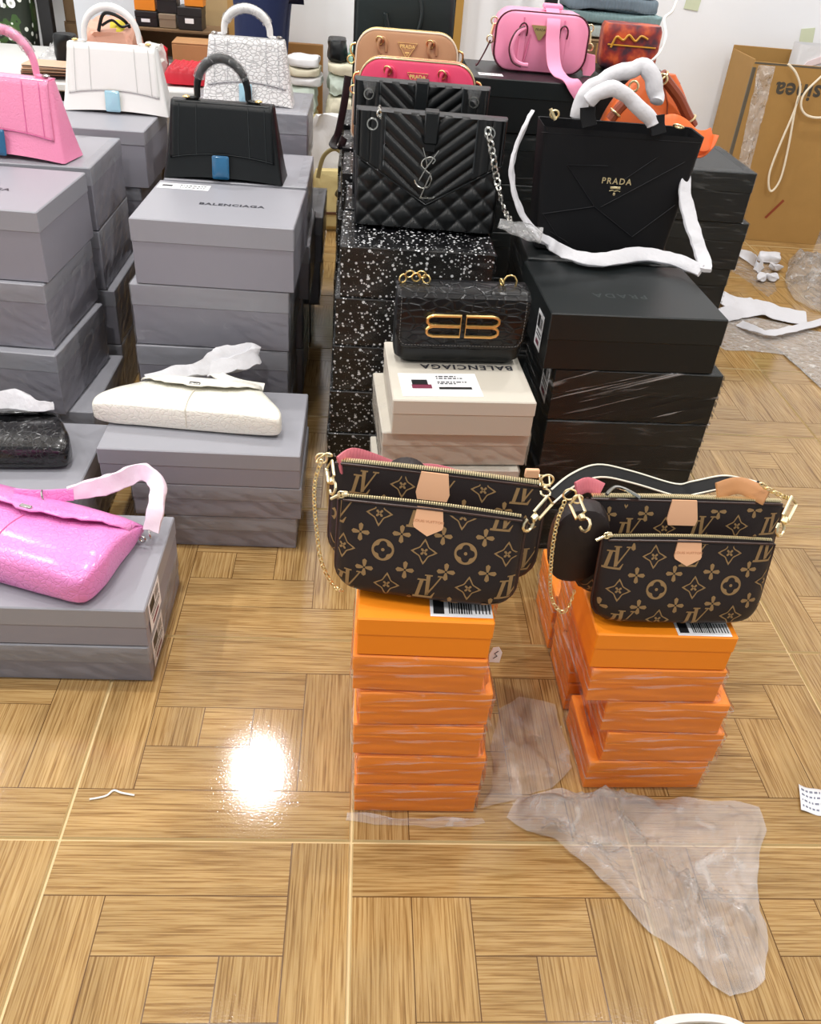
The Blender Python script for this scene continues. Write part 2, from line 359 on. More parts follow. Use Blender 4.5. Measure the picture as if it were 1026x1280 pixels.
def star_mat():
    m = bpy.data.materials.new('star_print_paper'); m.use_nodes = True; nt = m.node_tree; n = nt.nodes; L = nt.links.new; b = n['Principled BSDF']
    tc = n.new('ShaderNodeTexCoord'); prev = None
    for sc, rad_, off in ((70, .17, 0), (104, .15, 3.3), (52, .14, 7.7)):
        v = n.new('ShaderNodeTexVoronoi'); v.inputs['Scale'].default_value = sc; mp = n.new('ShaderNodeMapping'); mp.inputs['Location'].default_value = (off, off, off)
        L(tc.outputs['Object'], mp.inputs[0]); L(mp.outputs[0], v.inputs['Vector'])
        sep = n.new('ShaderNodeSeparateColor'); L(v.outputs['Color'], sep.inputs[0])
        mu = n.new('ShaderNodeMath'); mu.operation = 'MULTIPLY'; L(sep.outputs[0], mu.inputs[0]); mu.inputs[1].default_value = rad_*2.1
        s = n.new('ShaderNodeMath'); s.operation = 'SUBTRACT'; L(mu.outputs[0], s.inputs[0]); L(v.outputs['Distance'], s.inputs[1])
        k = n.new('ShaderNodeMath'); k.operation = 'MULTIPLY'; k.use_clamp = True; L(s.outputs[0], k.inputs[0]); k.inputs[1].default_value = 18
        if prev: a = n.new('ShaderNodeMath'); a.operation = 'MAXIMUM'; L(prev, a.inputs[0]); L(k.outputs[0], a.inputs[1]); prev = a.outputs[0]
        else: prev = k.outputs[0]
    mx = n.new('ShaderNodeMixRGB'); mx.inputs[1].default_value = rgb(9, 9, 11); mx.inputs[2].default_value = rgb(235, 236, 238); L(prev, mx.inputs[0]); L(mx.outputs[0], b.inputs['Base Color'])
    b.inputs['Roughness'].default_value = .28; return m
M_star = star_mat()
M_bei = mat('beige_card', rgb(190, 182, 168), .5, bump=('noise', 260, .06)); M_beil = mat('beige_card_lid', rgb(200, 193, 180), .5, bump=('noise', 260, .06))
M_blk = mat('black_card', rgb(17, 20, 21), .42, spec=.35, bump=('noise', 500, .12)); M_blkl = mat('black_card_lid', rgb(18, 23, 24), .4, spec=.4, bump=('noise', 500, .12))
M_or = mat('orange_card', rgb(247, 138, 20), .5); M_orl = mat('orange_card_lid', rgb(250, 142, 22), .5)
M_lab = mat('label_paper', rgb(238, 238, 240), .5); M_ink = mat('label_ink', rgb(28, 28, 30), .5); M_inkr = mat('label_ink_plum', rgb(120, 50, 72), .5)
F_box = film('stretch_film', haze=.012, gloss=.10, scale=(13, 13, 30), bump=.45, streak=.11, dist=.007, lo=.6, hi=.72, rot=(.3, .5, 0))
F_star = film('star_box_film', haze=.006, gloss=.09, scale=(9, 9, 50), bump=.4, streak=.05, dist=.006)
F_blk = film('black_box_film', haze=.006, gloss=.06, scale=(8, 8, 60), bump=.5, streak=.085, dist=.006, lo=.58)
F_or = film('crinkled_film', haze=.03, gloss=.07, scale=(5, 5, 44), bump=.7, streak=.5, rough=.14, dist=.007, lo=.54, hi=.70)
ORD = ['topmost', 'second from the top', 'third from the top', 'fourth from the top', 'fifth from the top', 'lowest']
STK = {}
def stack(key, name, desc, group, levels, lidf, mb, ml, yaw=0., wraps=None, film_=None, amp=.003, seed=0, bev=.003, slips=()):
    """levels from the floor up: (x0, x1, yf, depth, height[, yaw])"""
    z = 0.; out = []; N = len(levels)
    for k, lv in enumerate(levels):
        o_ = N-1-k; word = 'lowest' if (o_ == N-1) else ORD[o_]
        wr = wraps and wraps[k]
        r = carton(name, f'{word} {desc}', *lv[:4], z, lv[4], lidf, mb, ml, lv[5] if len(lv) > 5 else yaw, group, film_ if wr else None, amp, seed*10+k, bev, slip=slips[k] if slips else 0)
        out.append(r); z += lv[4]+GAP
    STK[key] = (out, z-GAP); return out
def sticker(r, face, cx, cz, w, h, rot=0., name='label_sticker', kind='bar', label='white printed label'):
    """printed label on a carton: face 'top', 'front', 'left' or 'right'; cx, cz on that face"""
    W_, D_, H_ = r['dims']; g = G()
    if face == 'top': M_ = Matrix.Translation((cx, cz, H_+.0004)) @ Matrix.Rotation(-pi/2, 4, 'X')
    elif face == 'front': M_ = Matrix.Translation((cx, -D_/2-.0004, cz))
    elif face == 'right': M_ = Matrix.Translation((W_/2+.0005, cx, cz)) @ Matrix.Rotation(pi/2, 4, 'Z')
    else: M_ = Matrix.Translation((-W_/2-.0005, cx, cz)) @ Matrix.Rotation(-pi/2, 4, 'Z')
    g.x = M_ @ Matrix.Rotation(rad(rot), 4, 'Y')
    g.box(-w/2, w/2, -.0005, 0, -h/2, h/2, .0001, 0)
    rn = random.Random(int(w*1e4)+int(abs(cx)*1e3)); e = -.0009
    def q(x0, z0, x1, z1, m): g.add([(x0*w/2, e, z0*h/2), (x1*w/2, e, z0*h/2), (x1*w/2, e, z1*h/2), (x0*w/2, e, z1*h/2)], [(0, 1, 2, 3)], m)
    if kind == 'card':      # product picture, lines of print and a bar code
        q(-.72, -.35, -.22, .0, 2); q(-.70, -.02, -.30, .42, 1)
        for k, (zz, ww) in enumerate(((.72, .5), (.55, .62), (.22, .7), (.08, .45))):
            x = -.05
            while x < ww: l = .03+rn.random()*.09; q(x, zz-.05, min(x+l, ww), zz+.04, 1); x += l+.03
        q(-.05, -.42, .78, -.22, 1)
    elif kind == 'bar':
        q(-.9, -.75, -.55, .7, 1); x = -.4
        while x < .35: l = .02+rn.random()*.05; q(x, -.7, x+l, .6, 1); x += l+.03
        x = .45
        while x < .9: q(x, -.65, x+.04, .3, 1); x += .11
    elif kind == 'small':
        q(-.85, -.2, -.45, .35, 1); x = -.15
        while x < .85: l = .04+rn.random()*.1; q(x, .2, x+l, .5, 1); q(x, -.5, x+l*.8, -.2, 1); x += l+.05
    else:                   # side label: dark panel, then rows of print
        q(-.8, .1, .0, .8, 1); q(-.6, -.8, .5, -.55, 2)
        for zz in (-.1, -.3): q(-.7, zz-.05, .8, zz+.04, 1)
        for k in range(5): q(.15+k*.13, .15, .21+k*.13, .75, 1)
    return g.done(name, [M_lab, M_ink, M_inkr], r, smooth=False, label=label, fix=False)
def lid_text(r, txt, size, cx, cy, rot, m, bold=.0, spacing=1.1):
    W_, D_, H_ = r['dims']; g = G(); g.x = Matrix.Translation((cx, cy, H_+.0002)) @ Matrix.Rotation(rad(rot), 4, 'Z') @ Matrix.Rotation(-pi/2, 4, 'X')
    g.text(txt, size, .0004, bold=bold, spacing=spacing); return g.done('lid_lettering', m, r, smooth=False, label='printed brand lettering', fix=False)

# ---- grey stacks
ax = lambda px, py, Y: at(px, py, Y=Y).x
stack('E', 'grey_shoebox', 'grey box in the stack under the black top handle bag', 'grey boxes under the black top handle bag',
      [(-.70, -.215, 2.575, .40, .199), (-.70, -.217, 2.575, .40, .199), (-.695, -.208, 2.575, .40, .199, -1), (-.672, -.188, 2.57, .41, .199, -1.5)],
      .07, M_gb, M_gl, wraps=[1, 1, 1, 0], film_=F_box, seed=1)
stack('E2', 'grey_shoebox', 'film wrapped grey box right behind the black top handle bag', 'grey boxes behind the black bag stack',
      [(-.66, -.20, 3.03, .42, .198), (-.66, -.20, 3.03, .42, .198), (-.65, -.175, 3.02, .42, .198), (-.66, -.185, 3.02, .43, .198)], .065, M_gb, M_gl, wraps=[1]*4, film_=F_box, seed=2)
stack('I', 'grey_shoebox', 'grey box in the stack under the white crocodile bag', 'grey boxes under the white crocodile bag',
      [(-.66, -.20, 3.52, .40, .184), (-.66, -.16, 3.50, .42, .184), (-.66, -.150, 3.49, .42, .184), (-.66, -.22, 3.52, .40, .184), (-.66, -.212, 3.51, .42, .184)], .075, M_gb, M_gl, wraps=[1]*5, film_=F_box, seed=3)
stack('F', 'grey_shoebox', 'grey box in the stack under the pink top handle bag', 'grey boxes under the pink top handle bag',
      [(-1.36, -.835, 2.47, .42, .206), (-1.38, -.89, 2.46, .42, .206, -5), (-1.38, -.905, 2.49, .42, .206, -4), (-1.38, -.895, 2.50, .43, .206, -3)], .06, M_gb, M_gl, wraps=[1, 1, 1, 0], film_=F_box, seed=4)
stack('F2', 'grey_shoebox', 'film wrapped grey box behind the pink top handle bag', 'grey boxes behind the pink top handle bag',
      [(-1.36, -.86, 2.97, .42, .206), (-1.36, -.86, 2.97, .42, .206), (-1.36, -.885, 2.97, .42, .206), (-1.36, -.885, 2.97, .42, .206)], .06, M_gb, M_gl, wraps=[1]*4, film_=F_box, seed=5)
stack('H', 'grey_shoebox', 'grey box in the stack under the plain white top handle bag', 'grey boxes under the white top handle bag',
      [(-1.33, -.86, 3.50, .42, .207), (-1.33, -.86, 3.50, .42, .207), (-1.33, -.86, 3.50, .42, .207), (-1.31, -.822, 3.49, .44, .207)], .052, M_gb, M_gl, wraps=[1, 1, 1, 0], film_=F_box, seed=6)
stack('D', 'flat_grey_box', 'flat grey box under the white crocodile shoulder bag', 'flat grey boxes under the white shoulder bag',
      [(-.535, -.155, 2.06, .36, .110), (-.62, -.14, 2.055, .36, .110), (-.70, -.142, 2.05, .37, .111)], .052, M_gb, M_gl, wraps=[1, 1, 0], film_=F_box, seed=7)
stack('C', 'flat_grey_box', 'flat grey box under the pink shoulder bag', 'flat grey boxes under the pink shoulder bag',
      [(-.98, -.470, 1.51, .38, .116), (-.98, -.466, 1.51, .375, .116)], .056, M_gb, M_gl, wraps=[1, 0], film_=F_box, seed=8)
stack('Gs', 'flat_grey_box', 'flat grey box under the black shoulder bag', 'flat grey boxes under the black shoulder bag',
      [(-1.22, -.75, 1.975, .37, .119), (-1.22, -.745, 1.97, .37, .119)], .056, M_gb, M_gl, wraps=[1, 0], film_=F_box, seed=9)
M_letg = mat('lid_print_dark', rgb(52, 52, 60), .5)
e = STK['E'][0][-1]; lid_text(e, 'BALENCIAGA', .030, .03, -.02, 1, M_letg, .0012, 1.15)
sticker(e, 'top', -.15, .145, .165, .058, 0, kind='small', label='white label at the back of the lid')
lid_text(STK['F'][0][-1], 'BALENCIAGA', .032, -.01, -.03, 0, M_letg, .0012, 1.15)
for k in (0, 1): sticker(STK['C'][0][k], 'right', -.10+.035*(1-k)*0, .062, .115, .088, 0, kind='side', label='white printed label on the end of the box')
# ---- star printed stack and those behind it
def star_stack(key, desc, x0, x1, yf, d, h, n, seed, jig):
    stack(key, 'star_print_box', desc, desc.split(' in ')[-1] if 0 else 'star print boxes '+desc.split('box ')[-1], [(x0+jig[k], x1+jig[k], yf+jig[k]*.3, d, h) for k in range(n)], .045, M_star, M_star, wraps=[1]*n, film_=F_star, seed=seed, amp=.002)
star_stack('J', 'black star print box under the quilted envelope bag with metal monogram', -.055, .405, 2.50, .345, .1545, 5, 11, [-.028, -.022, -.016, -.012, 0])
star_stack('J2', 'black star print box under the second quilted bag', -.05, .39, 2.875, .30, .1545, 5, 12, [-.02, -.015, -.01, -.012, 0])
star_stack('J3', 'black star print box under the raspberry pink bag', -.07, .37, 3.20, .30, .16, 5, 13, [-.02, -.01, -.015, -.012, 0])
star_stack('J4', 'black star print box under the tan bag', -.08, .36, 3.53, .30, .162, 5, 14, [-.02, -.01, -.015, -.012, 0])
star_stack('J5', 'black star print box under the dark green tote', -.09, .36, 3.86, .30, .165, 5, 15, [-.02, -.01, -.015, -.012, 0])
# ---- beige stack
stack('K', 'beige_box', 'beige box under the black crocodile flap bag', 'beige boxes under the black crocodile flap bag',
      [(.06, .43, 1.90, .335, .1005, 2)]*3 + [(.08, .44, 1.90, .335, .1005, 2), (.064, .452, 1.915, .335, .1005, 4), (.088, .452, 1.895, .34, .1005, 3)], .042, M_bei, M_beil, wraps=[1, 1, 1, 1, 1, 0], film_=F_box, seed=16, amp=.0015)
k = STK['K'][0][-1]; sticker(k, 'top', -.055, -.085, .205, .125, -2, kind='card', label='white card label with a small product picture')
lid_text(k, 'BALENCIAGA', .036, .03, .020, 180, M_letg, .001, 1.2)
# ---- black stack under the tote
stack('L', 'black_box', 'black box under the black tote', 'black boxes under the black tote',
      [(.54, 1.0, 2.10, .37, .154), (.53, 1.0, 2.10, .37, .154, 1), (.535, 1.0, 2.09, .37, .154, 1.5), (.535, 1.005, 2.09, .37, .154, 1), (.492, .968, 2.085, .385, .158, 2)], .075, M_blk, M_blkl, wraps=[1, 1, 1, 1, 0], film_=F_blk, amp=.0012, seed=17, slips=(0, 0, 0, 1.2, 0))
_w = [c for c in STK['L'][0][3].children if c.name.startswith('plastic_wrap')][0]
_w.data.materials[0] = film('taut_diagonal_film', haze=.004, gloss=.10, scale=(2.2, 2.2, 46), bump=.8, streak=.5, rough=.12, dist=.008, lo=.60, hi=.70, rot=(0, rad(-17), 0))
M_letb = mat('lid_emboss', rgb(60, 66, 66), .3)
lid_text(STK['L'][0][-1], 'PRADA', .040, -.02, -.055, 180, M_letb, .0005, 1.3)
sticker(STK['L'][0][-1], 'left', -.10, .07, .07, .10, 0, kind='side', label='white printed label on the end of the box'); sticker(STK['L'][0][3], 'left', -.10, .08, .08, .11, 4, kind='side', label='white printed label on the end of the box')
stack('L2', 'black_box', 'black box right behind the stack of the black tote', 'black boxes behind the stack of the black tote',
      [(.50, .96, 2.50, .33, .154)]*5, .075, M_blk, M_blkl, wraps=[1]*5, film_=F_blk, amp=.0012, seed=26)
# ---- black stacks further back
stack('M', 'large_black_box', 'large black box under the orange bag', 'large black boxes under the orange bag',
      [(.92, 1.40, 3.22, .42, .178), (.92, 1.41, 3.22, .42, .178), (.92, 1.44, 3.21, .42, .178), (.92, 1.455, 3.20, .42, .178), (.90, 1.425, 3.19, .42, .178)], .07, M_blk, M_blkl, wraps=[1]*5, film_=F_blk, amp=.0012, seed=18)
stack('N', 'large_black_box', 'large black box under the pink bowling bag', 'large black boxes under the pink bowling bag',
      [(.40, .86, 3.44, .40, .1838)]*5 + [(.385, .855, 3.43, .42, .18)], .062, M_blk, M_blkl, wraps=[1, 1, 1, 1, 1, 0], film_=F_blk, amp=.0012, seed=19)
sticker(STK['N'][0][-1], 'top', -.16, -.13, .09, .05, 0, kind='small')
# ---- orange stacks
def px_levels(rows, Y, d):
    """rows top to bottom: (left px, right px, mid y) -> levels from the floor up"""
    return [(ax(l, y, Y), ax(r, y, Y), Y, d) for l, r, y in rows][::-1]
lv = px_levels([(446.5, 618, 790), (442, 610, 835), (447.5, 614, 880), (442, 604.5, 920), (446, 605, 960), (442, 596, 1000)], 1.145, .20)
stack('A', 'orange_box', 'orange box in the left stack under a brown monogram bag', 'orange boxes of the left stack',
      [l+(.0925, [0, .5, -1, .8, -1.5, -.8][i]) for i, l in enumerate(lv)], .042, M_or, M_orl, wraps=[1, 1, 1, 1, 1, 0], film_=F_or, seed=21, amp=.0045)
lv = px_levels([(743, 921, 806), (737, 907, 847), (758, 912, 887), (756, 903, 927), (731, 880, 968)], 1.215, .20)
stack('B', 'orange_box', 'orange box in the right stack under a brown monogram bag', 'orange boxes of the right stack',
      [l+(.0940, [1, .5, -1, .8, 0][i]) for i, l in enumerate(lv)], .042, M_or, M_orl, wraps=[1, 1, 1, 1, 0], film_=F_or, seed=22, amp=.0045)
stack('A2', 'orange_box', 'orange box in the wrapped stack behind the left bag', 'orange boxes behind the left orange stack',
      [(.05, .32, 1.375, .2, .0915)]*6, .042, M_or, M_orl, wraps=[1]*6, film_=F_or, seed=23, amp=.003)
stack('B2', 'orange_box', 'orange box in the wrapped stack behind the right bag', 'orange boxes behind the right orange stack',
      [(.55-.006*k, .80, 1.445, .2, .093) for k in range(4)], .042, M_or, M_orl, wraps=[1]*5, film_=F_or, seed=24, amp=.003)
stack('B3', 'orange_box', 'orange box in the rearmost wrapped stack at the right', 'orange boxes at the back of the right orange stack',
      [(.545-.006*k, .80, 1.66, .2, .093) for k in range(2)], .042, M_or, M_orl, wraps=[1]*5, film_=F_or, seed=25, amp=.003)
sticker(STK['A'][0][-1], 'top', .065, -.06, .115, .055, 0, kind='bar', label='white bar code label on the lid'); sticker(STK['B'][0][-1], 'top', .075, -.07, .11, .055, 0, kind='bar', label='white bar code label on the lid')
# ================================================================ BAGS
M_gold = mat('gold_metal', rgb(242, 214, 146), .32, 1.); M_goldp = mat('pale_gold_metal', rgb(244, 226, 178), .35, 1.); M_silv = mat('steel_metal', rgb(190, 190, 184), .25, 1.)
M_blu = mat('blue_protective_film', rgb(38, 98, 138), .15, coat=.6); M_blul = mat('pale_blue_film', rgb(160, 200, 216), .15, coat=.6)
M_lblk = mat('black_calf', rgb(11, 15, 17), .40, spec=.38, bump=('noise', 420, .10))
M_cblk = mat('black_croc', rgb(13, 13, 15), .25, bump=('croc', 75, .5, (1, .6, 1)), coat=.5, coat_rough=.15)
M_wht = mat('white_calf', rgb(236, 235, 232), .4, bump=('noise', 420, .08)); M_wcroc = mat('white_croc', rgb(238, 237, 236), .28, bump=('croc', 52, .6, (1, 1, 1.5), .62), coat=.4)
M_cream = mat('cream_croc', rgb(243, 240, 228), .28, bump=('croc', 65, .35), coat=.4, coat_rough=.2)
M_pcroc = mat('pink_croc', rgb(240, 142, 180), .28, bump=('croc', 95, .25), coat=.4, coat_rough=.2)
M_ppink = mat('orchid_pink_croc', rgb(236, 140, 205), .28, bump=('croc', 70, .4), coat=.4, coat_rough=.2)
M_pedge = mat('pink_edge_paint', rgb(222, 112, 165), .4); M_paper = mat('tissue_wrap', rgb(210, 209, 213), .6, bump=('noise', 42, 1.0), var=.05)
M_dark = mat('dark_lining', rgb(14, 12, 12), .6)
F_wrap = film('handle_film', haze=.06, gloss=.22, scale=(60, 60, 60), bump=.9, streak=.3)

def top_handle_bag(label, loc, yaw, W, Wt, H, Db, Dt, lm, hw, em=None, cl=None, hh=.13, hx=.1, arch=.012, handle_m=None, wrap=True, hr=.013, group=None, hoff=0.):
    """structured bag with a flared base, arched flap, round handle and square buckle"""
    r = thing('top_handle_bag', label, 'handbag', loc, yaw, group); em = em or lm
    L_ = lambda a, b, t: a+(b-a)*t
    g = G(); R = []
    for k in range(9):
        t = k/8; z = H*t; f = t**.85
        R.append([(x, y, z+arch*(1-(2*x/W)**2)*(1-t)**2) for x, y in rr(L_(W, Wt, f)/2, L_(Db, Dt, f)/2, .010+.012*t, 5)])
    # split the long sides so that the base can arch
    R2 = []
    for ring in R:
        o = []
        for i in range(len(ring)):
            a, b = Vector(ring[i]), Vector(ring[(i+1) % len(ring)]); o.append(a)
            if abs(b.x-a.x) > W*.3:
                t = R.index(ring)/8; 
                for q in range(1, 10):
                    c = a.lerp(b, q/10); c.z = H*t+arch*(1-(2*c.x/W)**2)*(1-t)**2; o.append(c)
        R2.append(o)
    g.rings(R2); g.done('body', lm, r)
    fw = Wt*.485; zf = lambda x: H*.27+arch*1.5*(1-(x/fw)**2)
    def fl(u, v, off=.0045):
        x = (u*2-1); tt = 0
        if v < .2:
            y = L_(Dt/2, -Dt/2, v/.2); z = H+off
            e = min(v/.2, 1-v/.2)
            if e < .15: z -= (.15-e)*.02
        else:
            s = (v-.2)/.8; z = L_(H-.003, zf(x*fw), s); tt = 1-z/H; f = (1-tt)**.85
            y = -L_(Db, Dt, f)/2-off-.002*sin(pi*s)
        return (x*(fw+.012*tt), y, z)
    g = G(); g.grid(24, 22, fl); fo = g.done('flap', lm, r, solid=.004, off=1, fix=False)
    g = G()
    for sx in (.08, .92):
        g.tube([fl(sx, v/20, .0062) for v in range(4, 21)], .0011, 5)
    for sx in (.25, .76):
        g.tube([fl(sx, v/20, .0058) for v in range(4, 21)], .0012, 5)
    g.tube([fl(.02+.96*i/24, .985, .006) for i in range(25)], .0012, 5); g.done('seam', em, fo)
    # handle: arch, with a loop and a stud each side
    hm = handle_m or lm; P = []
    for i in range(25):
        a = pi*i/24; P.append((hoff-hx*cos(a)*(1-.10*sin(a)**2), 0, H+.012+hh*sin(a)**.75))
    g = G(); g.tube(P, [hr*(.8+.3*sin(pi*i/24)) for i in range(25)], 10); hd = g.done('handle', hm, r)
    if wrap:
        g = G(); Q = P[3:22]
        g.tube([Vector(p)+noise.noise_vector(Vector(p)*40)*.002 for p in cr(Q, 3)], [hr*1.28*(1+.22*noise.noise(Vector((i*.7, loc[0]*9, 0)))) for i in range(len(cr(Q, 3)))], 12); g.done('handle_film', F_wrap, hd, label='clear film wound round the handle')
    for s in (-1, 1):
        g = G(); g.tube([(hoff+s*hx, 0, H+.03), (hoff+s*hx, 0, H+.012), (hoff+s*(hx+.012), -.003, H+.006), (hoff+s*(hx+.035), -.006, H+.006)], [.007, .009, .009, .007], 8, flat=1.3); lo = g.done('handle_loop', lm, r)
        g = G(); g.ball((hoff+s*(hx+.034), -.008, H+.012), .010, 10, (1, 1, .55)); g.ring((hoff+s*(hx+.034), -.008, H+.012), .011, .002, (0, 0, 1)); g.done('stud', hw, lo)
    # buckle on the front below the flap
    zb = H*.2; yb = -L_(Db, Dt, (.2)**.85)/2-.006
    g = G(); g.x = Matrix.Translation((-.005, yb-.004, zb)) @ Matrix.Rotation(rad(-8), 4, 'X')
    w2, h2 = W*.052, W*.068
    for (zz) in (-.5, .5): g.tube([( w2*c_[0], 0, h2*(zz+.5*c_[1])) for c_ in rr(1, 1, .5, 4)], .0035, 6, closed=True)
    bk = g.done('buckle', hw, r)
    if cl:
        g = G(); g.x = Matrix.Translation((-.005, yb-.010, zb)) @ Matrix.Rotation(rad(-8), 4, 'X')
        g.rings([[(x*(1-.12*k), -.002*k+.001*sin(x*400), z*(1-.1*k)) for x, z in rr(w2*1.35, h2*1.35, .006, 4)] for k in range(3)], (False, True)); g.done('buckle_film', cl, bk, label='blue protective film over the buckle')
    return r
top_handle_bag('black leather bag with round top handle and blue film on its buckle', (-.462, 3.03+.068, .7998), -2, .400, .338, .232, .150, .055, M_lblk, M_gold, mat('black_edge', rgb(34, 40, 42), .35), M_blu, hh=.118, hx=.083, hoff=.0)
top_handle_bag('pink crocodile leather bag with round top handle at the left edge', (-1.165, 3.02+.068, .836), -11, .43, .365, .235, .14, .055, M_pcroc, M_silv, M_pedge, M_blu, hh=.118, hx=.10, hoff=.03)
top_handle_bag('plain white smooth leather bag with round top handle and gold buckle', (-.985, 3.82, .8365), -1, .415, .345, .235, .135, .05, M_wht, M_gold, mat('white_edge', rgb(205, 204, 202), .4), M_blul, hh=.118, hx=.105, wrap=False)
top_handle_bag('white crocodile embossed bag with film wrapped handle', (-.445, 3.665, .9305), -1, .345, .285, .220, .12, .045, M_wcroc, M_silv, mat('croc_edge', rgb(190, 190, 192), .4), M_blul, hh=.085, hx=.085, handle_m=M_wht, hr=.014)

# ---- soft shoulder bags lying on their boxes
def shoulder_bag(label, loc, yaw, secs, lm, em, group=None, flapz=.012, seam=True, clasp=M_silv, lift=.02):
    """secs: (y, half width, thickness, base z) from the bag's bottom (front) to its mouth (back)"""
    r = thing('shoulder_bag', label, 'handbag', loc, yaw, group)
    S_ = cr([Vector((a, b, c)) for a, b, c, d in secs], 6); Z_ = cr([Vector((d, 0, 0)) for *_, d in secs], 6)
    def ring(i):
        y, hw, th = S_[i]; z0 = Z_[i].x
        return [(x, y + .0*x, z0+th/2+zz) for x, zz in se(hw, th/2, .30, 44)]
    g = G(); R = [ring(i) for i in range(len(S_))]
    def dent(p): p = Vector(p); n_ = noise.noise_vector(p*9+Vector(loc)*3)*.004; n_.z = abs(n_.z)*.8 if p.z < .01 else n_.z; return p+n_
    g.rings([[dent(p) for p in q] for q in R]); g.done('body', lm, r)
    def top(u, i, lf=0.): # point on the upper side
        y, hw, th = S_[i]; e = abs(u); return Vector((u*hw, y, Z_[i].x+th*(.5+.5*(1-e**5)**.5)+lf))
    K = len(S_)-1
    if seam:
        g = G(); ys = [i for i in range(0, int(K*.62))]
        g.tube([(0, S_[0][0]-.001, Z_[0].x+.004)]+[top(0, i, .0015) for i in ys], .0016, 5)
        g.done('seam', em, r)
    # flap folded over from the mouth
    def fp(u, v):
        x = u*2-1; i = K-int(round(v*K*.42*(1-.45*x*x))); p = top(x*.99, i, .006+lift*sin(pi*min(1, v*1.05))*.35+flapz*v)
        if v < .12: p.y += .012; p.z -= .01*(1-v/.12)
        return p
    g = G(); g.grid(24, 8, fp); f = g.done('flap', lm, r, solid=.004, off=1, fix=False)
    g = G(); p = Vector(fp(.5, .95)); g.box(p.x-.016, p.x+.016, p.y-.008, p.y+.004, p.z-.002, p.z+.006, .002); g.done('clasp', clasp, f)
    return r
wb = at(236, 548, z=.342)
shoulder_bag('cream white crocodile shoulder bag lying flat on grey boxes', (-.472, 2.155, .3395), -5, [(0, .245, .052, .008), (.008, .266, .070, .001), (.05, .262, .080, 0), (.12, .218, .072, 0), (.20, .182, .050, 0), (.235, .176, .020, .012)], M_cream, mat('cream_edge', rgb(222, 216, 200), .4))
shoulder_bag('black crocodile shoulder bag lying on grey boxes at the left edge', (-1.04, 2.055, .2435), 3, [(0, .215, .03, .02), (.012, .245, .075, .004), (.07, .245, .092, 0), (.14, .215, .088, 0), (.20, .185, .07, 0), (.235, .18, .02, .02)], M_cblk, M_lblk)
pk = shoulder_bag('orchid pink crocodile shoulder bag lying on the front left grey boxes', (-.835, 1.60, .2365), -20, [(-.012, .20, .035, .02), (.004, .252, .085, .003), (.07, .265, .108, 0), (.15, .250, .098, 0), (.23, .235, .072, 0), (.275, .235, .026, .02)], M_ppink, M_pedge, flapz=.014)
# straps: parts of their bags, paths in world space brought into the bag's own space
def strap_part(r, name, pts, w, t, side, m, crumple=.0, n=6, label=None, seed=0):
    inv = inv_of(r); g = G(); g.x = inv
    P = cr(pts, n); 
    ww = [p for p in cr([Vector((a, 0, 0)) for a in w], n)] if isinstance(w, (list, tuple)) else None
    sd = [p for p in cr([Vector(s_) for s_ in side], n)] if isinstance(side[0], (list, tuple, Vector)) else side
    g.strap(P, [q.x for q in ww] if ww else w, t, sd, crumple=crumple, seed=seed); return g.done(name, m, r, label=label)
def bag(name): return bpy.data.objects[name]
wbag, bbag, pbag = bag('shoulder_bag'), bag('shoulder_bag.001'), bag('shoulder_bag.002')
UP = (0, 0, 1)
def T_(*a): return tuple(at(px, py, z=z) for px, py, z in a)
strap_part(wbag, 'strap', T_((330, 484, .385), (296, 478, .392), (268, 466, .395), (262, 452, .40)), .030, .006, (.2, 1, .3), M_cream)
strap_part(wbag, 'strap_wrap', T_((184, 474, .385), (215, 466, .40), (250, 461, .405), (268, 449, .425), (292, 443, .435), (315, 440, .435), (317, 446, .43), (292, 456, .415), (258, 462, .40)), [.03, .035, .042, .052, .06, .055, .05, .05, .04], .022, (0, .6, .8), M_paper, .008, label='white tissue wrapped round the strap')
strap_part(bbag, 'strap_wrap', T_((-40, 508, .345), (-10, 505, .35), (18, 500, .355), (45, 508, .35), (66, 507, .34)), [.05, .055, .06, .04, .02], .024, (0, .6, .8), M_paper, .007, label='white tissue wrapped round the strap', seed=3)
strap_part(pbag, 'strap', T_((18, 618, .335), (50, 620, .335), (92, 618, .33)), .032, .006, (0, .35, 1), M_ppink)
strap_part(pbag, 'strap_wrap', T_((86, 617, .33), (112, 611, .335), (145, 602, .345), (172, 590, .36), (186, 593, .365), (197, 608, .355), (195, 634, .325), (189, 664, .275)), [.034, .046, .05, .046, .042, .042, .042, .04], .016, ((0, .35, 1),)*4+((.3, .3, 1), (.9, .2, .5), (1, .1, .1), (1, 0, 0)), mat('pinkish_tissue', rgb(238, 218, 232), .5, bump=('noise', 50, .5)), .005, label='thin white tissue wrapped round the pink strap')
inv = inv_of(pbag); 
for c_, r_, n_ in ((at(187, 668, z=.272), .011, (1, .3, 0)), (at(178, 674, z=.262), .008, (.3, 1, 0)), (at(55, 621, z=.335), .016, (1, .2, .2))): g = G(); g.x = inv; g.ring(c_, r_, .0025, n_); g.done('strap_ring', M_silv, pbag)

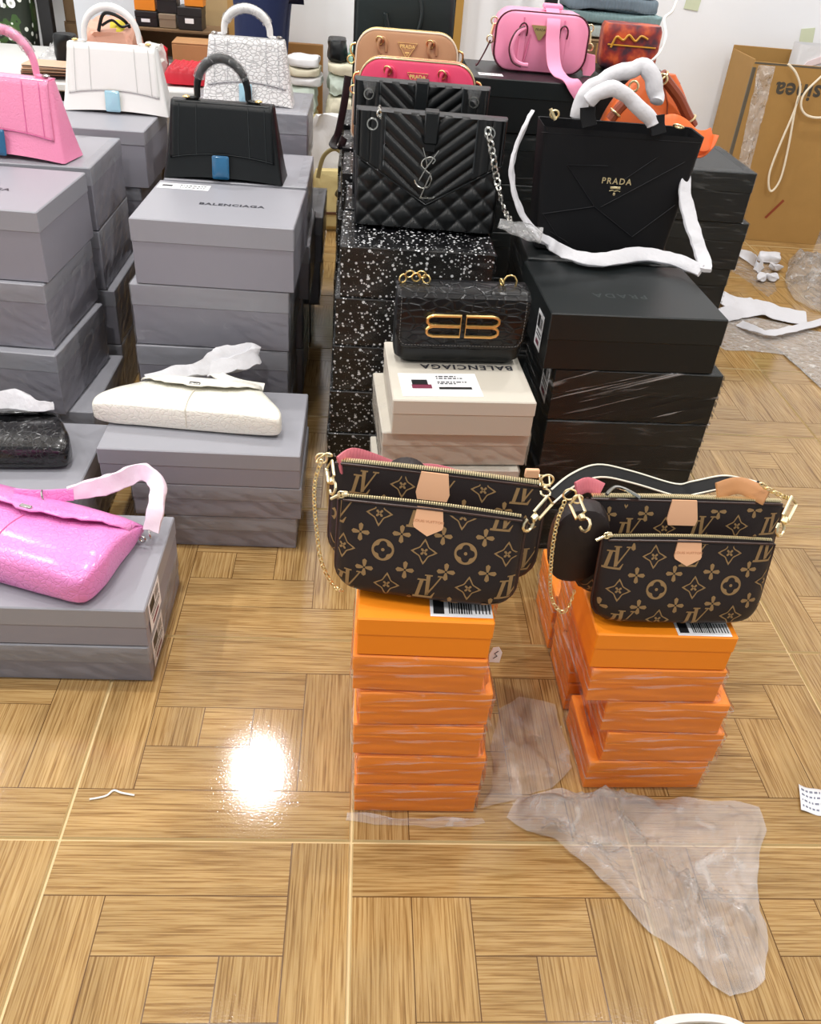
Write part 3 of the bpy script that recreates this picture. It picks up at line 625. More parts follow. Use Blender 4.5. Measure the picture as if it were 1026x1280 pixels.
# ---- monogram canvas pouches
M_canv = mat('brown_canvas', rgb(35, 26, 25), .45, spec=.35, bump=('noise', 600, .12)); M_mono = mat('monogram_tan', rgb(142, 112, 72), .5)
M_pipe = mat('brown_piping', rgb(58, 36, 30), .4); M_tan = mat('vachetta_leather', rgb(232, 178, 138), .5); M_emb = mat('leather_stamp', rgb(196, 138, 100), .5)
M_zip = mat('zip_tape', rgb(44, 30, 26), .6); M_clip = mat('pale_gold_clip', rgb(244, 230, 190), .3, 1.)
def glyph(kind, s):
    """2D outlines (list of polygons / quad strips) of one printed motif of size s"""
    out = []
    if kind == 'LV':
        k = s*.62; sh = lambda x, z: ((x+.22*z)*k, z*k)
        def bar(a, b, c, d, n=5):
            l = lambda p, q, t: (p[0]+(q[0]-p[0])*t, p[1]+(q[1]-p[1])*t)
            for i in range(n): out.append([sh(*p) for p in (l(a, b, i/n), l(a, b, (i+1)/n), l(d, c, (i+1)/n), l(d, c, i/n))])
        bar((-.68, -.80), (-.68, .50), (-.40, .50), (-.40, -.80)); bar((-.82, -.97), (.64, -.97), (.64, -.80), (-.82, -.80)); bar((.48, -.80), (.66, -.45), (.72, -.45), (.64, -.97), 2); bar((-.88, .48), (-.20, .48), (-.20, .60), (-.88, .60), 2)
        bar((-.30, .88), (.06, -.78), (.30, -.70), (.0, .88)); bar((.06, -.78), (.72, .88), (.84, .88), (.24, -.72)); bar((-.44, .86), (.14, .86), (.14, .97), (-.44, .97), 2); bar((.52, .86), (1.0, .86), (1.0, .97), (.52, .97), 2)
    elif kind == 'dia':
        def star(R, q): return [(R*cos(a)*(1-q*abs(sin(2*a))**.8), R*sin(a)*(1-q*abs(sin(2*a))**.8)) for a in [2*pi*i/32 for i in range(32)]]
        A, B = star(s*.62, .48), star(s*.49, .46)
        out += [[A[i], A[(i+1) % 32], B[(i+1) % 32], B[i]] for i in range(32)]
        for q in range(4):
            a = q*pi/2+pi/4; out.append([(s*.05*cos(a-.9), s*.05*sin(a-.9)), (s*.17*cos(a-.35), s*.17*sin(a-.35)), (s*.21*cos(a), s*.21*sin(a)), (s*.17*cos(a+.35), s*.17*sin(a+.35)), (s*.05*cos(a+.9), s*.05*sin(a+.9))])
    elif kind == 'cir':
        R = s*.52; n = 28; O = [(R*cos(2*pi*i/n), R*sin(2*pi*i/n)) for i in range(n)]
        def quat(f): return [(R*f*(.50+.42*abs(cos(2*a))**.7)*cos(a), R*f*(.50+.42*abs(cos(2*a))**.7)*sin(a)) for a in [2*pi*i/n for i in range(n)]]
        Q = quat(.88); out += [[O[i], O[(i+1) % n], Q[(i+1) % n], Q[i]] for i in range(n)]
        out.append([(R*.16*cos(2*pi*i/8), R*.16*sin(2*pi*i/8)) for i in range(8)])
    else:
        for q in range(4):
            a = q*pi/2; f = lambda r_, d: (s*r_*cos(a+d), s*r_*sin(a+d))
            out.append([f(.07, -.7), f(.26, -.42), f(.42, -.30), f(.50, 0), f(.42, .30), f(.26, .42), f(.07, .7)])
    return out
def pouch(W_, H_, r_, T_f, T_b, rt=.012):
    """surface functions of a zipped pouch: rounded lower corners, swelling towards the bottom"""
    def hw(z):
        z = min(max(z, 0), H_)
        if z < r_: return W_/2-r_+math.sqrt(max(0, r_*r_-(r_-z)**2))
        if z > H_-rt: return W_/2-rt+math.sqrt(max(0, rt*rt-(z-H_+rt)**2))
        return W_/2
    def prof(v): return min(1, (v/.10)**.5 if v < .10 else 1)*(1-.80*max(0, (v-.25)/.75)**1.2)
    def yf(x, z):
        u = min(1, abs(x)/max(1e-6, hw(z))); return -T_f*prof(z/H_)*(1-u**5)**.5
    def yb(x, z):
        u = min(1, abs(x)/max(1e-6, hw(z))); return T_b*prof(z/H_)*(1-u**5)**.5
    return hw, yf, yb
def pouch_mesh(g, W_, H_, fns, nu=36, nv=24):
    hw, yf, yb = fns
    zz = lambda v: H_*(1-cos(v*pi/2))if v < 0 else H_*(v**1.5)
    xx = lambda u: sin((u-.5)*pi)
    for f, fl in ((yf, False), (yb, True)):
        g.grid(nu, nv, lambda u, v: (xx(u)*hw(max(1e-5, zz(v))), f(xx(u)*hw(max(1e-5, zz(v))), max(1e-5, zz(v))), zz(v)), flip=fl)
def zip_line(g, path, pitch=.0042, w=.008, h=.0030):
    P = [Vector(p) for p in path]; d = [0]
    for i in range(1, len(P)): d.append(d[-1]+(P[i]-P[i-1]).length)
    n = int(d[-1]/pitch)
    for k in range(n):
        t = (k+.5)*d[-1]/n
        for i in range(1, len(P)):
            if d[i] >= t: break
        c = P[i-1].lerp(P[i], (t-d[i-1])/max(1e-9, d[i]-d[i-1])); a = pitch*.34
        g.add([(c.x-a, c.y-w/2, c.z), (c.x+a, c.y-w/2, c.z), (c.x+a, c.y+w/2, c.z), (c.x-a, c.y+w/2, c.z), (c.x-a, c.y-w*.42, c.z+h), (c.x+a, c.y-w*.42, c.z+h), (c.x+a, c.y+w*.42, c.z+h), (c.x-a, c.y+w*.42, c.z+h)],
              [(0, 1, 5, 4), (1, 2, 6, 5), (2, 3, 7, 6), (3, 0, 4, 7), (4, 5, 6, 7)])
def clip(P, f):
    o = []
    for i in range(len(P)):
        a, b = P[i-1], P[i]; fa, fb = f(a), f(b)
        if fa*fb < 0: t = fa/(fa-fb); o.append((a[0]+(b[0]-a[0])*t, a[1]+(b[1]-a[1])*t))
        if fb >= 0: o.append(b)
    return o
def mono_print(g, W_, H_, fns, fr, dx, dz, sp, rs, skew, s, y_off=.0010, rows=('fl', 'dl', 'fl', 'cd'), flipy=1):
    hw, yf, yb = fns
    for j in range(-2, 14):
        kind = rows[j % len(rows)]
        for i in range(-5, 8):
            cx = dx+i*sp+(sp/2 if kind == 'fl' else 0)+j*skew-sp*0; cz = dz+j*rs-i*skew*.9
            big = {'fl': 'flo', 'dl': 'dia' if i % 2 else 'LV', 'cd': 'cir' if i % 2 else 'dia'}[kind]
            for P in glyph(big, s if big != 'flo' else s*.86):
                Q = []
                if big == 'LV':
                    P = clip(P, lambda p: H_-.012-cz-p[1]); P = clip(P, lambda p: p[1]+cz-.004); P = clip(P, lambda p: W_/2-.004-p[0]-cx); P = clip(P, lambda p: p[0]+cx+W_/2-.004)
                    if len(P) < 3: continue
                for x, z in P:
                    x += cx; z += cz
                    if z < .004 or z > H_-.012 or abs(x) > hw(z)-.003: Q = None; break
                    Q.append((x, yf(x, z)-y_off, z))
                if Q: g.add(Q, [tuple(range(len(Q)))])
def tab(r, parent, x, z, w, h, fns, up=True):
    """leather tab with a pointed end, following the pouch front"""
    hw, yf, yb = fns
    out = [(-.5, .5), (-.42, .5), (-.5, -.12), (-.46, -.22), (0, -.5), (.46, -.22), (.5, -.12), (.42, .5), (.5, .5)][1:-1]
    if not up: out = [(a, -b) for a, b in out]
    g = G(); P = [(x+a*w, z+b*h) for a, b in out]; n = len(P)
    F = [(a, yf(a, c)-.0032, c) for a, c in P]; B = [(a, yf(a, c)+.0002, c) for a, c in P]
    g.rings([B, F], (False, True)); t = g.done('leather_tab', M_tan, parent, label='pale tan leather tab')
    g = G(); g.x = Matrix.Translation((x, yf(x, z)-.0034, z+h*.03)); g.text('LOUIS VUITTON', h*.15, .0003); g.x = Matrix.Translation((x, yf(x, z)-.0036, z-h*.13)); g.text('PARIS', h*.10, .0003); g.done('stamped_lettering', M_emb, t, smooth=False, fix=False)
def snap(g, p, q, s=1.):
    """swivel snap hook from ring p down to q"""
    p, q = Vector(p), Vector(q); d = (q-p); L = d.length; d = d/L; sd = d.cross(Vector((0, 1, .3))).normalized()
    a = p+d*L*.08; b = p+d*L*.55
    g.tube([a+sd*.011*s, b+sd*.011*s, b-sd*.011*s, a-sd*.011*s], .0026*s, 6, closed=True)
    g.tube([b, p+d*L*.68], .0055*s, 8); h = .011*s
    g.tube([p+d*(L*.68)+sd*(h*sin(t))+d*(L*.17*(1-cos(t))) for t in [i*pi/7*1.6 for i in range(8)]], .0024*s, 6)
def pochette(label, loc, yaw, tilt, lean, dx, dz, Wf, Hf, Wb, Hb, offs, seed):
    r = thing('monogram_pochette', label, 'handbag', loc, yaw, 'brown monogram double pouch bags', tilt, lean)
    # rear pouch
    fb = pouch(Wb, Hb, .052, .036, .034); g = G(); g.x = Matrix.Translation(offs); pouch_mesh(g, Wb, Hb, fb); bp = g.done('rear_pouch', M_canv, r, merge=1e-5, ang=60)
    bp_inv = offs
    g = G(); g.x = Matrix.Translation(offs); mono_print(g, Wb, Hb, fb, r, dx+.02, dz+.008, .0735, .0325, -.0045, .038); g.done('monogram_print', M_mono, bp, smooth=False, fix=False)
    g = G(); g.x = Matrix.Translation(offs); zip_line(g, [(-Wb/2+.008+(Wb-.016)*i/12, 0, Hb-.002+.003*sin(pi*i/12)) for i in range(13)], w=.014); g.done('zipper', M_goldp, bp, smooth=False)
    g = G(); g.x = Matrix.Translation(offs); g.tube([(x_*(fb[0](z_)+.001), 0, z_) for x_, z_ in [(-1, Hb*.97)]+[(-1, Hb*(1-i/14)) for i in range(1, 14)]]+[((-1+2*i/20)*(Wb/2-.052), 0, .0005) for i in range(21)]+[(1, 0, 0)][:0]+[(fb[0](Hb*i/14)+.001, 0, Hb*i/14) for i in range(1, 14)], .0026, 6); g.tube([(-Wb/2+.006, -.007, Hb-.006), (Wb/2-.006, -.007, Hb-.006)], .0028, 6); g.done('piping', M_pipe, bp)
    g = G(); tb = (fb[0], lambda x, z: fb[1](x, z)+offs[1], None); 
    out = [(-.40, .5), (-.5, -.25), (-.44, -.5), (.44, -.5), (.5, -.25), (.40, .5)]; P = [(offs[0]-.008+a*.062, Hb-.027+b*.050) for a, b in out]
    g.rings([[(a, tb[1](a-offs[0], c)+.0002, c+offs[2]) for a, c in P], [(a, tb[1](a-offs[0], c)-.0032, c+offs[2]) for a, c in P]], (False, True)); g.done('leather_tab', M_tan, bp, label='pale tan leather tab')
    # front pouch
    ff = pouch(Wf, Hf, .050, .034, .026); g = G(); pouch_mesh(g, Wf, Hf, ff); fp = g.done('front_pouch', M_canv, r, merge=1e-5, ang=60)
    g = G(); mono_print(g, Wf, Hf, ff, r, dx, dz, .0735, .0325, -.006, .039); g.done('monogram_print', M_mono, fp, smooth=False, fix=False)
    g = G(); zip_line(g, [(-Wf/2+.010+(Wf-.02)*i/12, -.004, Hf-.003+.004*sin(pi*i/12)) for i in range(13)], w=.007); g.done('zipper', M_goldp, fp, smooth=False)
    g = G(); g.tube([(-ff[0](Hf*(1-i/14))-.001, 0, Hf*(1-i/14)) for i in range(1, 14)]+[((-1+2*i/20)*(Wf/2-.05), 0, .0005) for i in range(21)]+[(ff[0](Hf*i/14)+.001, 0, Hf*i/14) for i in range(1, 14)], .0026, 6); g.tube([(-Wf/2+.008, -.0095, Hf-.009), (0, -.0115, Hf-.006), (Wf/2-.008, -.0095, Hf-.009)], .0024, 6); g.done('piping', M_pipe, fp)
    g = G(); g.box(-Wf/2+.004, -Wf/2+.016, -.010, .002, Hf-.004, Hf+.004, .002); g.ring((-Wf/2+.004, -.008, Hf), .006, .0016, (0, 1, 0)); g.tube([(-Wf/2+.002, -.008, Hf), (-Wf/2-.014, -.006, Hf-.012)], .003, 6); g.done('zip_pull', M_clip, fp)
    tab(r, fp, -.004, Hf-.030, .054, .050, ff)
    # gusset between the pouches
    g = G(); g.box(-Wf/2+.02, Wf/2-.02, .012, offs[1]-.012, .008, Hf*.8, .01); g.done('gusset', M_canv, r)
    return r, fb
l1, f1 = pochette('brown monogram double pouch bag with hanging gold chain on the left orange stack', (.142, 1.205, .5745), -8.0, -9, 0, .012, .010, .332, .192, .395, .208, (.004, .078, .014), 1)
l2, f2 = pochette('brown monogram double pouch bag with folded black strap on the right orange stack', (.652, 1.258, .4845), 1.0, -9, 0, .035, -.004, .340, .192, .400, .222, (.012, .078, .014), 2)
def in_bag(r):
    g = G(); g.x = inv_of(r); return g
def C_(Y, *pts): return [at(a, b, Y=Y+(c[0] if c else 0)) for a, b, *c in pts]
# left bag: clips, chains, coin purse
for a_, b_, s_ in ((at(411, 578, Y=1.28), at(417, 616, Y=1.22), 1.05), (at(690, 622, Y=1.24), at(655, 662, Y=1.20), 1.15), (at(680, 592, Y=1.30), at(682, 620, Y=1.26), .8)): g = in_bag(l1); snap(g, a_, b_, s_); g.done('snap_hook', M_clip, l1)
for a_, s_ in ((at(402, 573, Y=1.30), .010), (at(684, 600, Y=1.28), .011)): g = in_bag(l1); g.ring(a_, s_, .002); g.done('strap_ring', M_clip, l1)
g = in_bag(l1); g.chain(cr(C_(1.25, (402, 575), (394, 600), (393, 630), (396, 665), (400, 695), (408, 718), (420, 735), (428, 738, -.02)), 8), .0095, .0013); g.done('chain', M_goldp, l1)
g = in_bag(l1); g.chain(cr(C_(1.28, (396, 578), (406, 568), (415, 570)), 6), .012, .0018); g.done('short_chain', M_goldp, l1)
g = in_bag(l1); c = at(507, 600, Y=1.345); g.rings([[c+Vector((R_*cos(2*pi*i/28), y_, R_*sin(2*pi*i/28))) for i in range(28)] for R_, y_ in ((.036, -.018), (.042, -.014), (.043, 0), (.042, .014), (.036, .018))]); cp = g.done('coin_purse', M_canv, l1)
g = in_bag(l1); 
for P in glyph('LV', .040): g.add([c+Vector((x+.004, -.0186, z+.018)) for x, z in P], [tuple(range(len(P)))])
g.done('monogram_print', M_mono, cp, smooth=False, fix=False)
M_rose = mat('rose_strap', rgb(206, 110, 120), .6, bump=('wave', 60, .3))
strap_part(l1, 'strap', [at(x, y, Y=Y_) for x, y, Y_ in ((424, 582, 1.33), (440, 572, 1.36), (462, 577, 1.38), (500, 590, 1.40), (545, 592, 1.40), (585, 604, 1.38), (600, 610, 1.36))], .036, .005, (0, .5, 1), M_rose, label='rose woven strap folded behind the pouch')
g = in_bag(l1); g.box(*[v for p in zip(at(664, 592, Y=1.29)-Vector((.012, .004, .008)), at(664, 592, Y=1.29)+Vector((.014, .004, .010))) for v in p], .002); g.done('strap_end', M_tan, l1, label='pale tan leather strap end')
# right bag: clips, chains, side purse, folded strap
for a_, b_, s_ in ((at(716, 622, Y=1.28), at(734, 662, Y=1.22), 1.2), (at(994, 622, Y=1.28), at(972, 668, Y=1.23), 1.25)): g = in_bag(l2); snap(g, a_, b_, s_); g.done('snap_hook', M_clip, l2)
for a_, s_ in ((at(712, 618, Y=1.29), .012), (at(722, 624, Y=1.28), .009)): g = in_bag(l2); g.ring(a_, s_, .002); g.done('strap_ring', M_clip, l2)
g = in_bag(l2); g.chain(cr(C_(1.24, (706, 626), (697, 650), (691, 680), (688, 712), (688, 742), (694, 758), (704, 765), (712, 755), (718, 738)), 8), .0105, .0014); g.done('chain', M_goldp, l2); g = in_bag(l2); g.chain(cr(C_(1.36, (950, 604), (962, 612), (978, 620), (990, 624, -.06)), 6), .012, .0018); g.done('short_chain', M_goldp, l2)
g = in_bag(l2); cc = at(722, 676, Y=1.325); g.rings([[cc+Vector((x_+y_*.12, y_, z_)) for x_, z_ in se(.058*s_, .090*s_, .8, 28)] for s_, y_ in ((.86, -.026), (.97, -.02), (1, 0), (.97, .02), (.86, .026))]); sp_ = g.done('side_purse', M_canv, l2, label='dark round purse hanging beside the pouch')
M_kh = mat('black_strap', rgb(11, 10, 11), .6, spec=.25); M_ked = mat('cream_edge_cord', rgb(232, 226, 208), .5)
sp = [at(x, y, Y=Y_) for x, y, Y_ in ((690, 622, 1.36), (715, 602, 1.40), (748, 590, 1.43), (790, 598, 1.44), (845, 614, 1.43), (868, 611, 1.42), (905, 604, 1.42), (932, 608, 1.42), (948, 612, 1.40))]
so = strap_part(l2, 'strap', sp, .034, .005, (0, 1, .25), M_kh, label='black strap with cream edges')
g = in_bag(l2); P = cr(sp, 6)
for s in (-1, 1): g.tube([p+Vector((0, s*.0165, s*.0042+.003)) for p in P], .0022, 5)
g.done('strap_edge', M_ked, so, label='cream strap edge')
g = in_bag(l2); g.tube(cr([at(x, y, Y=Y_) for x, y, Y_ in ((758, 618, 1.34), (768, 609, 1.36), (782, 612, 1.37), (800, 622, 1.36))], 6), .0035, 6); g.done('strap_cord', M_silv, l2)
strap_part(l2, 'strap_end', [at(x, y, Y=Y_) for x, y, Y_ in ((720, 612, 1.37), (735, 606, 1.39), (752, 613, 1.38))], .03, .005, (0, .6, 1), M_rose)
strap_part(l2, 'strap_end', [at(x, y, Y=Y_) for x, y, Y_ in ((896, 614, 1.38), (925, 607, 1.40), (958, 622, 1.36))], .034, .005, (0, .6, 1), mat('tan_perforated', rgb(196, 140, 92), .5), label='tan leather strap end')
# ---- flap bag with mirrored letter clasp
def rounded_body(g, W_, H_, D_, r_=.02, ez=.03, n=10, flare=0., sag=0.):
    """soft box: rounded plan, rounded lower and upper edges"""
    R = []
    for k in range(n+1):
        t = k/n; z = H_*t; e = min(1, t*H_/ez, (1-t)*H_/ez+.25); ins = (1-math.sqrt(max(0, 1-(1-e)**2)))*ez*.6
        R.append([(x, y, z) for x, y in rr(W_/2*(1+flare*t)-ins, D_/2-ins-sag*t, r_, 5)])
    g.rings(R)
bb = thing('flap_bag', 'black crocodile flap bag with gold mirrored letter clasp on beige boxes', 'handbag', (.270, 2.135, .6185), 3.5)
Wq, Hq, Dq = .342, .197, .095
g = G(); rounded_body(g, Wq, Hq, Dq, .030, .035); g.done('body', M_lblk, bb)
def bbf(u, v, o=.004):
    x = (u*2-1)
    if v < .22: y = Dq*.4-Dq*.85*v/.22; z = Hq+.006-.010*max(0, (v/.22-.8)/.2)**2
    else:
        s = (v-.22)/.78; cx = max(0, abs(x)-.82)/.18; zb = .052+.045*(1-math.sqrt(max(0, 1-cx*cx))); z = Hq-.003+(zb-Hq)*s; y = -Dq/2-o-.006*sin(pi*min(1, s*1.1))
    return (x*(Wq/2+.001), y, z)
M_embl = mat('embossed_black_croc', rgb(15, 15, 17), .3, spec=.3, bump=('croc', 30, .6, (1.0, 1, 2.0)), coat=.1, coat_rough=.25)
g = G(); g.grid(30, 24, bbf); fl_ = g.done('flap', M_embl, bb, solid=.005, off=1, fix=False)
M_stit = mat('grey_stitch', rgb(120, 116, 112), .6)
g = G()
edge = [bbf(.03, v/20, .0056) for v in range(5, 19)]+[bbf(.03+.94*i/40, .94-.0*i, .006) for i in range(1, 40)]+[bbf(.97, v/20, .0056) for v in range(18, 4, -1)]
for i in range(len(edge)-1):
    a, b = Vector(edge[i]), Vector(edge[i+1]); n_ = max(1, int((b-a).length/.006))
    for k in range(n_):
        p, q = a.lerp(b, k/n_), a.lerp(b, (k+.6)/n_); g.tube([p, q], .0007, 4)
st_ = g.done('stitching', M_stit, fl_, smooth=False, kind='stuff')
for s in (-1, 1):      # each letter: spine and two rounded loops
    g = G(); y = bbf(.5, .6)[1]-.006; hx, hz = .044, .0155; z0 = .118
    for zz in (-1, 1):
        P = [(-1, -1), (.62, -1), (.88, -.75), (1, -.35), (1, .35), (.88, .75), (.62, 1), (-1, 1)]
        g.tube([(s*(.050+.5*0+px_*hx*.98), y, z0+zz*(hz-.001)+pz_*(hz-.002)) for px_, pz_ in P], .0042, 6, closed=True, flat=1.1)
    g.done('gold_letter', M_gold, fl_, label='gold letter of the clasp')
g = G()
for x_, n_ in ((-.125, 5), (.125, 1)):
    if n_ == 5:
        for k, (dx_, dz_) in enumerate(((-.030, 0), (-.014, .012), (.004, .004), (.018, .012), (.030, 0))): g.ring((x_+dx_, .01, Hq+.016+dz_), .011, .0024, (.3*k-.6, 1, .4*(k % 2)))
    else:
        g.tube([(x_-.016, .01, Hq+.004), (x_-.017, .01, Hq+.020), (x_-.010, .01, Hq+.031), (x_, .01, Hq+.034), (x_+.010, .01, Hq+.031), (x_+.017, .01, Hq+.020), (x_+.016, .01, Hq+.004)], .0024, 8); g.ring((x_-.022, .012, Hq+.014), .009, .0022, (1, .3, .3))
g.done('chain_ring', M_gold, bb)

# ---- quilted envelope bags
M_quilt = mat('black_quilted_leather', rgb(7, 9, 10), .34, spec=.42, bump=('noise', 320, .16))
def quilt_bag(label, loc, yaw, W_, H_, D_, tilt=-4, logo=True, group=None):
    r = thing('quilted_envelope_bag', label, 'handbag', loc, yaw, group, tilt)
    hwz = lambda z: W_/2*(.985+.015*z/H_)
    def dia(x, z):      # puffed diamonds of the lower body
        a = (x+z*1.05)/.070; b = (x-z*1.05)/.070; fa, fb = a-math.floor(a), b-math.floor(b); return .0105*(math.sin(pi*fa)*math.sin(pi*fb))**.45
    def front(u, v):
        x = (u*2-1); z = v*H_; e = min(1, (1-abs(x))/.06); return (x*hwz(z), -D_/2*(1-.35*v)*math.sqrt(max(0, 1-(1-e)**2))-dia(x*W_/2, z)*e, z)
    g = G(); g.grid(110, 70, front)
    def back(u, v): x = (u*2-1); z = v*H_; e = min(1, (1-abs(x))/.06); return (x*hwz(z), D_/2*(1-.35*v)*math.sqrt(max(0, 1-(1-e)**2)), z)
    g.grid(20, 8, back, flip=True); g.grid(20, 2, lambda u, v: (lambda a, b: tuple(Vector(a).lerp(Vector(b), v)))(front(u, 0), back(u, 0)), flip=True); g.done('body', M_quilt, r, merge=1e-5, ang=70)
    zl = lambda x: H_*(.615-.415*(1-abs(x))**1.0)           # pointed flap edge, x in -1..1
    def chan(x, z):     # chevron channels and upright side channels
        if abs(x) > .60: t = abs(x)*W_/2/.030
        else: t = (z+abs(x)*W_/2*.0-abs(x)*W_/2*.80)/.041
        f = t-math.floor(t); return .0085*math.sin(pi*f)**.5
    def flap(u, v):
        x = u*2-1
        if v < .12: s = v/.12; return (x*hwz(H_), D_*.33-D_*.66*s, H_+.006+.004*sin(pi*s))
        s = (v-.12)/.88; z = H_+.004+(zl(x)-H_)*s; e = min(1, (1-abs(x))/.04); edge = min(1, (1-s)/.05)
        return (x*(hwz(z)+.001), -D_/2*(1-.35*z/H_)*math.sqrt(max(0, 1-(1-e)**2))-.009-chan(x, z)*e*edge, z)
    g = G(); g.grid(130, 80, flap); f = g.done('flap', M_quilt, r, solid=.006, off=1, fix=False, ang=70)
    g = G(); g.tube([flap(i/60, .985) for i in range(61)], .0022, 5)
    for s in (-1, 1): g.tube([Vector(flap(.5+s*.30, .12+.88*i/20))+Vector((0, -.001, 0)) for i in range(18)], .0022, 5)
    g.done('seam', mat('black_seam', rgb(40, 44, 46), .3), f)
    g = G(); g.box(-.021, .021, -D_*.34-.032, D_*.2, H_+.006, H_+.015, .004); g.box(-.021, .021, -D_*.34-.034, -D_*.34-.018, H_*.77, H_+.014, .004); lp = g.done('front_loop', M_lblk, r)
    g = G(); g.box(-.017, .017, -D_*.34-.026, -D_*.34-.016, H_*.70, H_*.80, .003); g.done('tongue', M_lblk, r)
    if logo:
        y = -D_*.34-.040; g = G(); s = H_/.28; t = .0022
        def ln(*p): g.tube(cr([(a*s, y+.001*k, H_*.50+b*s) for k, (a, b) in enumerate(p)], 5) if len(p) > 2 else [(a*s, y, H_*.50+b*s) for a, b in p], t*s, 6)
        ln((-.018, .068), (-.006, .034), (-.004, .020)); ln((.024, .064), (-.004, .020)); ln((-.004, .022), (-.022, -.014))
        ln((.010, .030), (.016, .040), (.004, .046), (-.014, .038), (-.018, .024), (-.006, .012), (.006, .002), (.010, -.014), (.002, -.030), (-.014, -.034), (-.028, -.026), (-.034, -.014))
        ln((.008, .006), (-.016, -.058)); ln((-.018, -.058), (.016, -.056), (.022, -.052)); lg = g.done('metal_monogram', M_silv, f, label='silver letter monogram')
    for s in (-1, 1):
        y = -D_*.34-.016; g = G(); g.ring((s*W_*.385, y, H_*.90), .015, .0035, (0, 1, 0), 18); g.done('grommet', M_silv, r)
    return r
q1 = quilt_bag('black quilted envelope bag with silver metal monogram on star print boxes', (.200, 2.735, .7890), -3.2, .448, .315, .125, -5)
inv = inv_of(q1)
g = G(); g.x = inv; g.chain(cr([at(475, 133, Y=2.66), at(474, 142, Y=2.645), at(476, 148, Y=2.66)], 5), .018, .003); g.done('short_chain', M_silv, q1)
g = G(); g.x = inv; g.chain(cr([at(609, 160, Y=2.64), at(612, 175, Y=2.63), at(617, 200, Y=2.625), at(622, 230, Y=2.62), at(630, 262, Y=2.55), at(640, 278, Y=2.46)], 8), .022, .0034, .72); g.done('chain', M_silv, q1)
# plastic sleeve at the end of the chain, lying on the edge of the star box
g = G(); g.x = inv; P = cr([at(624, 279, Y=2.45), at(645, 285, Y=2.43), at(664, 291, Y=2.42), at(676, 296, Y=2.42)], 6); g.strap(P, [.02+.03*min(1, i/10) for i in range(len(P))], .012, (0, .8, .6), crumple=.006); g.done('chain_sleeve', film('sleeve_film', haze=.12, gloss=.25, scale=(40, 40, 40), bump=.9, dist=.01), q1, label='clear plastic sleeve round the chain end')
q2 = quilt_bag('black quilted envelope bag standing second behind the bag with the metal monogram', (.185, 3.06, .7870), -4, .440, .345, .115, -3, False)
for s in (-1, 1):
    g = G(); g.rings([[(s*.168+(x*(.5+.5*k/3)), -.045+y*(.6+.4*k/3), .296+.017*k) for x, y in se(.026, .016, .8, 14)] for k in range(4)]); g.done('hardware_sleeve', film('sleeve_film'), q2, label='clear plastic sleeve over the ring')

# ---- saffiano dome top bags in a row behind
M_rasp = mat('raspberry_saffiano', rgb(226, 66, 106), .42, bump=('wave', 260, .15)); M_tanb = mat('tan_saffiano', rgb(184, 138, 100), .45, bump=('wave', 260, .15)); M_gret = mat('dark_green_leather', rgb(24, 34, 34), .38, bump=('noise', 400, .15))
def dome_bag(label, loc, yaw, W_, H_, D_, lm, edge, handles=True, strap=True):
    r = thing('dome_bag', label, 'handbag', loc, yaw, None, -2)
    def sect(d, y, ins): # outline in x,z: flat base, rounded shoulders
        P = []; rb, rt = .03, .075
        for cx, cz, r_, a0 in ((W_/2-rb, rb, rb, -pi/2), (W_/2-rt-.01, H_-rt, rt, 0), (-W_/2+rt+.01, H_-rt, rt, pi/2), (-W_/2+rb, rb, rb, pi)):
            for i in range(9): a = a0+i*pi/16; P.append(((cx+(r_)*cos(a))*(1-ins), y, (cz+r_*sin(a))*(1-ins*.6)))
        return P
    g = G(); g.rings([sect(0, -D_/2-.004, .05), sect(0, -D_/2, .015), sect(0, -D_/2+.01, 0), sect(0, D_/2-.01, 0), sect(0, D_/2, .02)]); g.done('body', lm, r)
    o = sect(0, -D_/2+.004, -.004); g = G(); g.tube(o, .0035, 6, closed=True); g.done('piping', edge, r)
    g = G(); zip_line(g, [(x, 0, z+.001) for x, y, z in o[10:27]], .006, .012); g.done('zipper', M_gold, r, smooth=False)
    g = G(); tz = H_-.058; tr = [(-.036, .022), (.036, .022), (.004, -.026), (-.004, -.026)]
    g.x = Matrix.Translation((0, -D_/2-.006, tz)); g.prism([(a, b) for a, b in tr][::-1], -.003, .002); pl = g.done('triangle_plate', lm, r)
    g = G(); g.x = Matrix.Translation((0, -D_/2-.010, tz)); g.tube([(a, 0, b) for a, b in tr], .0014, 5, closed=True); g.x = Matrix.Translation((0, -D_/2-.010, tz+.010)); g.text('PRADA', .017, .0008, bold=.0006, spacing=1.05); g.x = Matrix.Translation((0, -D_/2-.010, tz)); g.text('MILANO', .006, .0006); g.box(-.008, .008, -.001, 0, -.013, -.007, .0004); g.box(-.003, .003, -.001, 0, -.019, -.015, .0004); g.done('gold_lettering', mat('gold_print_pale', rgb(240, 205, 130), .35), pl, smooth=False)
    for s in (-1, 1):
        g = G(); x = s*.095; g.tube(cr([(x-.004, -D_/2-.006, H_-.078), (x-.014, -D_/2-.012, H_-.060), (x-.012, -D_/2-.013, H_-.036), (x+.002, -D_/2-.012, H_-.024), (x+.014, -D_/2-.010, H_-.040), (x+.016, -D_/2-.006, H_-.070)], 5), .0055, 7); hd = g.done('handle', lm, r)
        g = G(); g.ring((x-.010, -D_/2-.012, H_-.034), .014, .0025, (.4, 1, .3)); g.done('handle_ring', M_gold, hd)
    if strap:
        for s in (-1, 1):
            g = G(); g.tube(cr([(s*(W_/2+.002), 0, H_-.10), (s*(W_/2+.014), -.004, H_-.085), (s*(W_/2+.012), -.004, H_-.062), (s*(W_/2-.004), 0, H_-.055)], 5), .004, 6); g.ring((s*(W_/2+.012), -.01, H_-.11), .014, .003, (0, 1, .2)); g.done('strap_clip', M_gold, r)
    return r
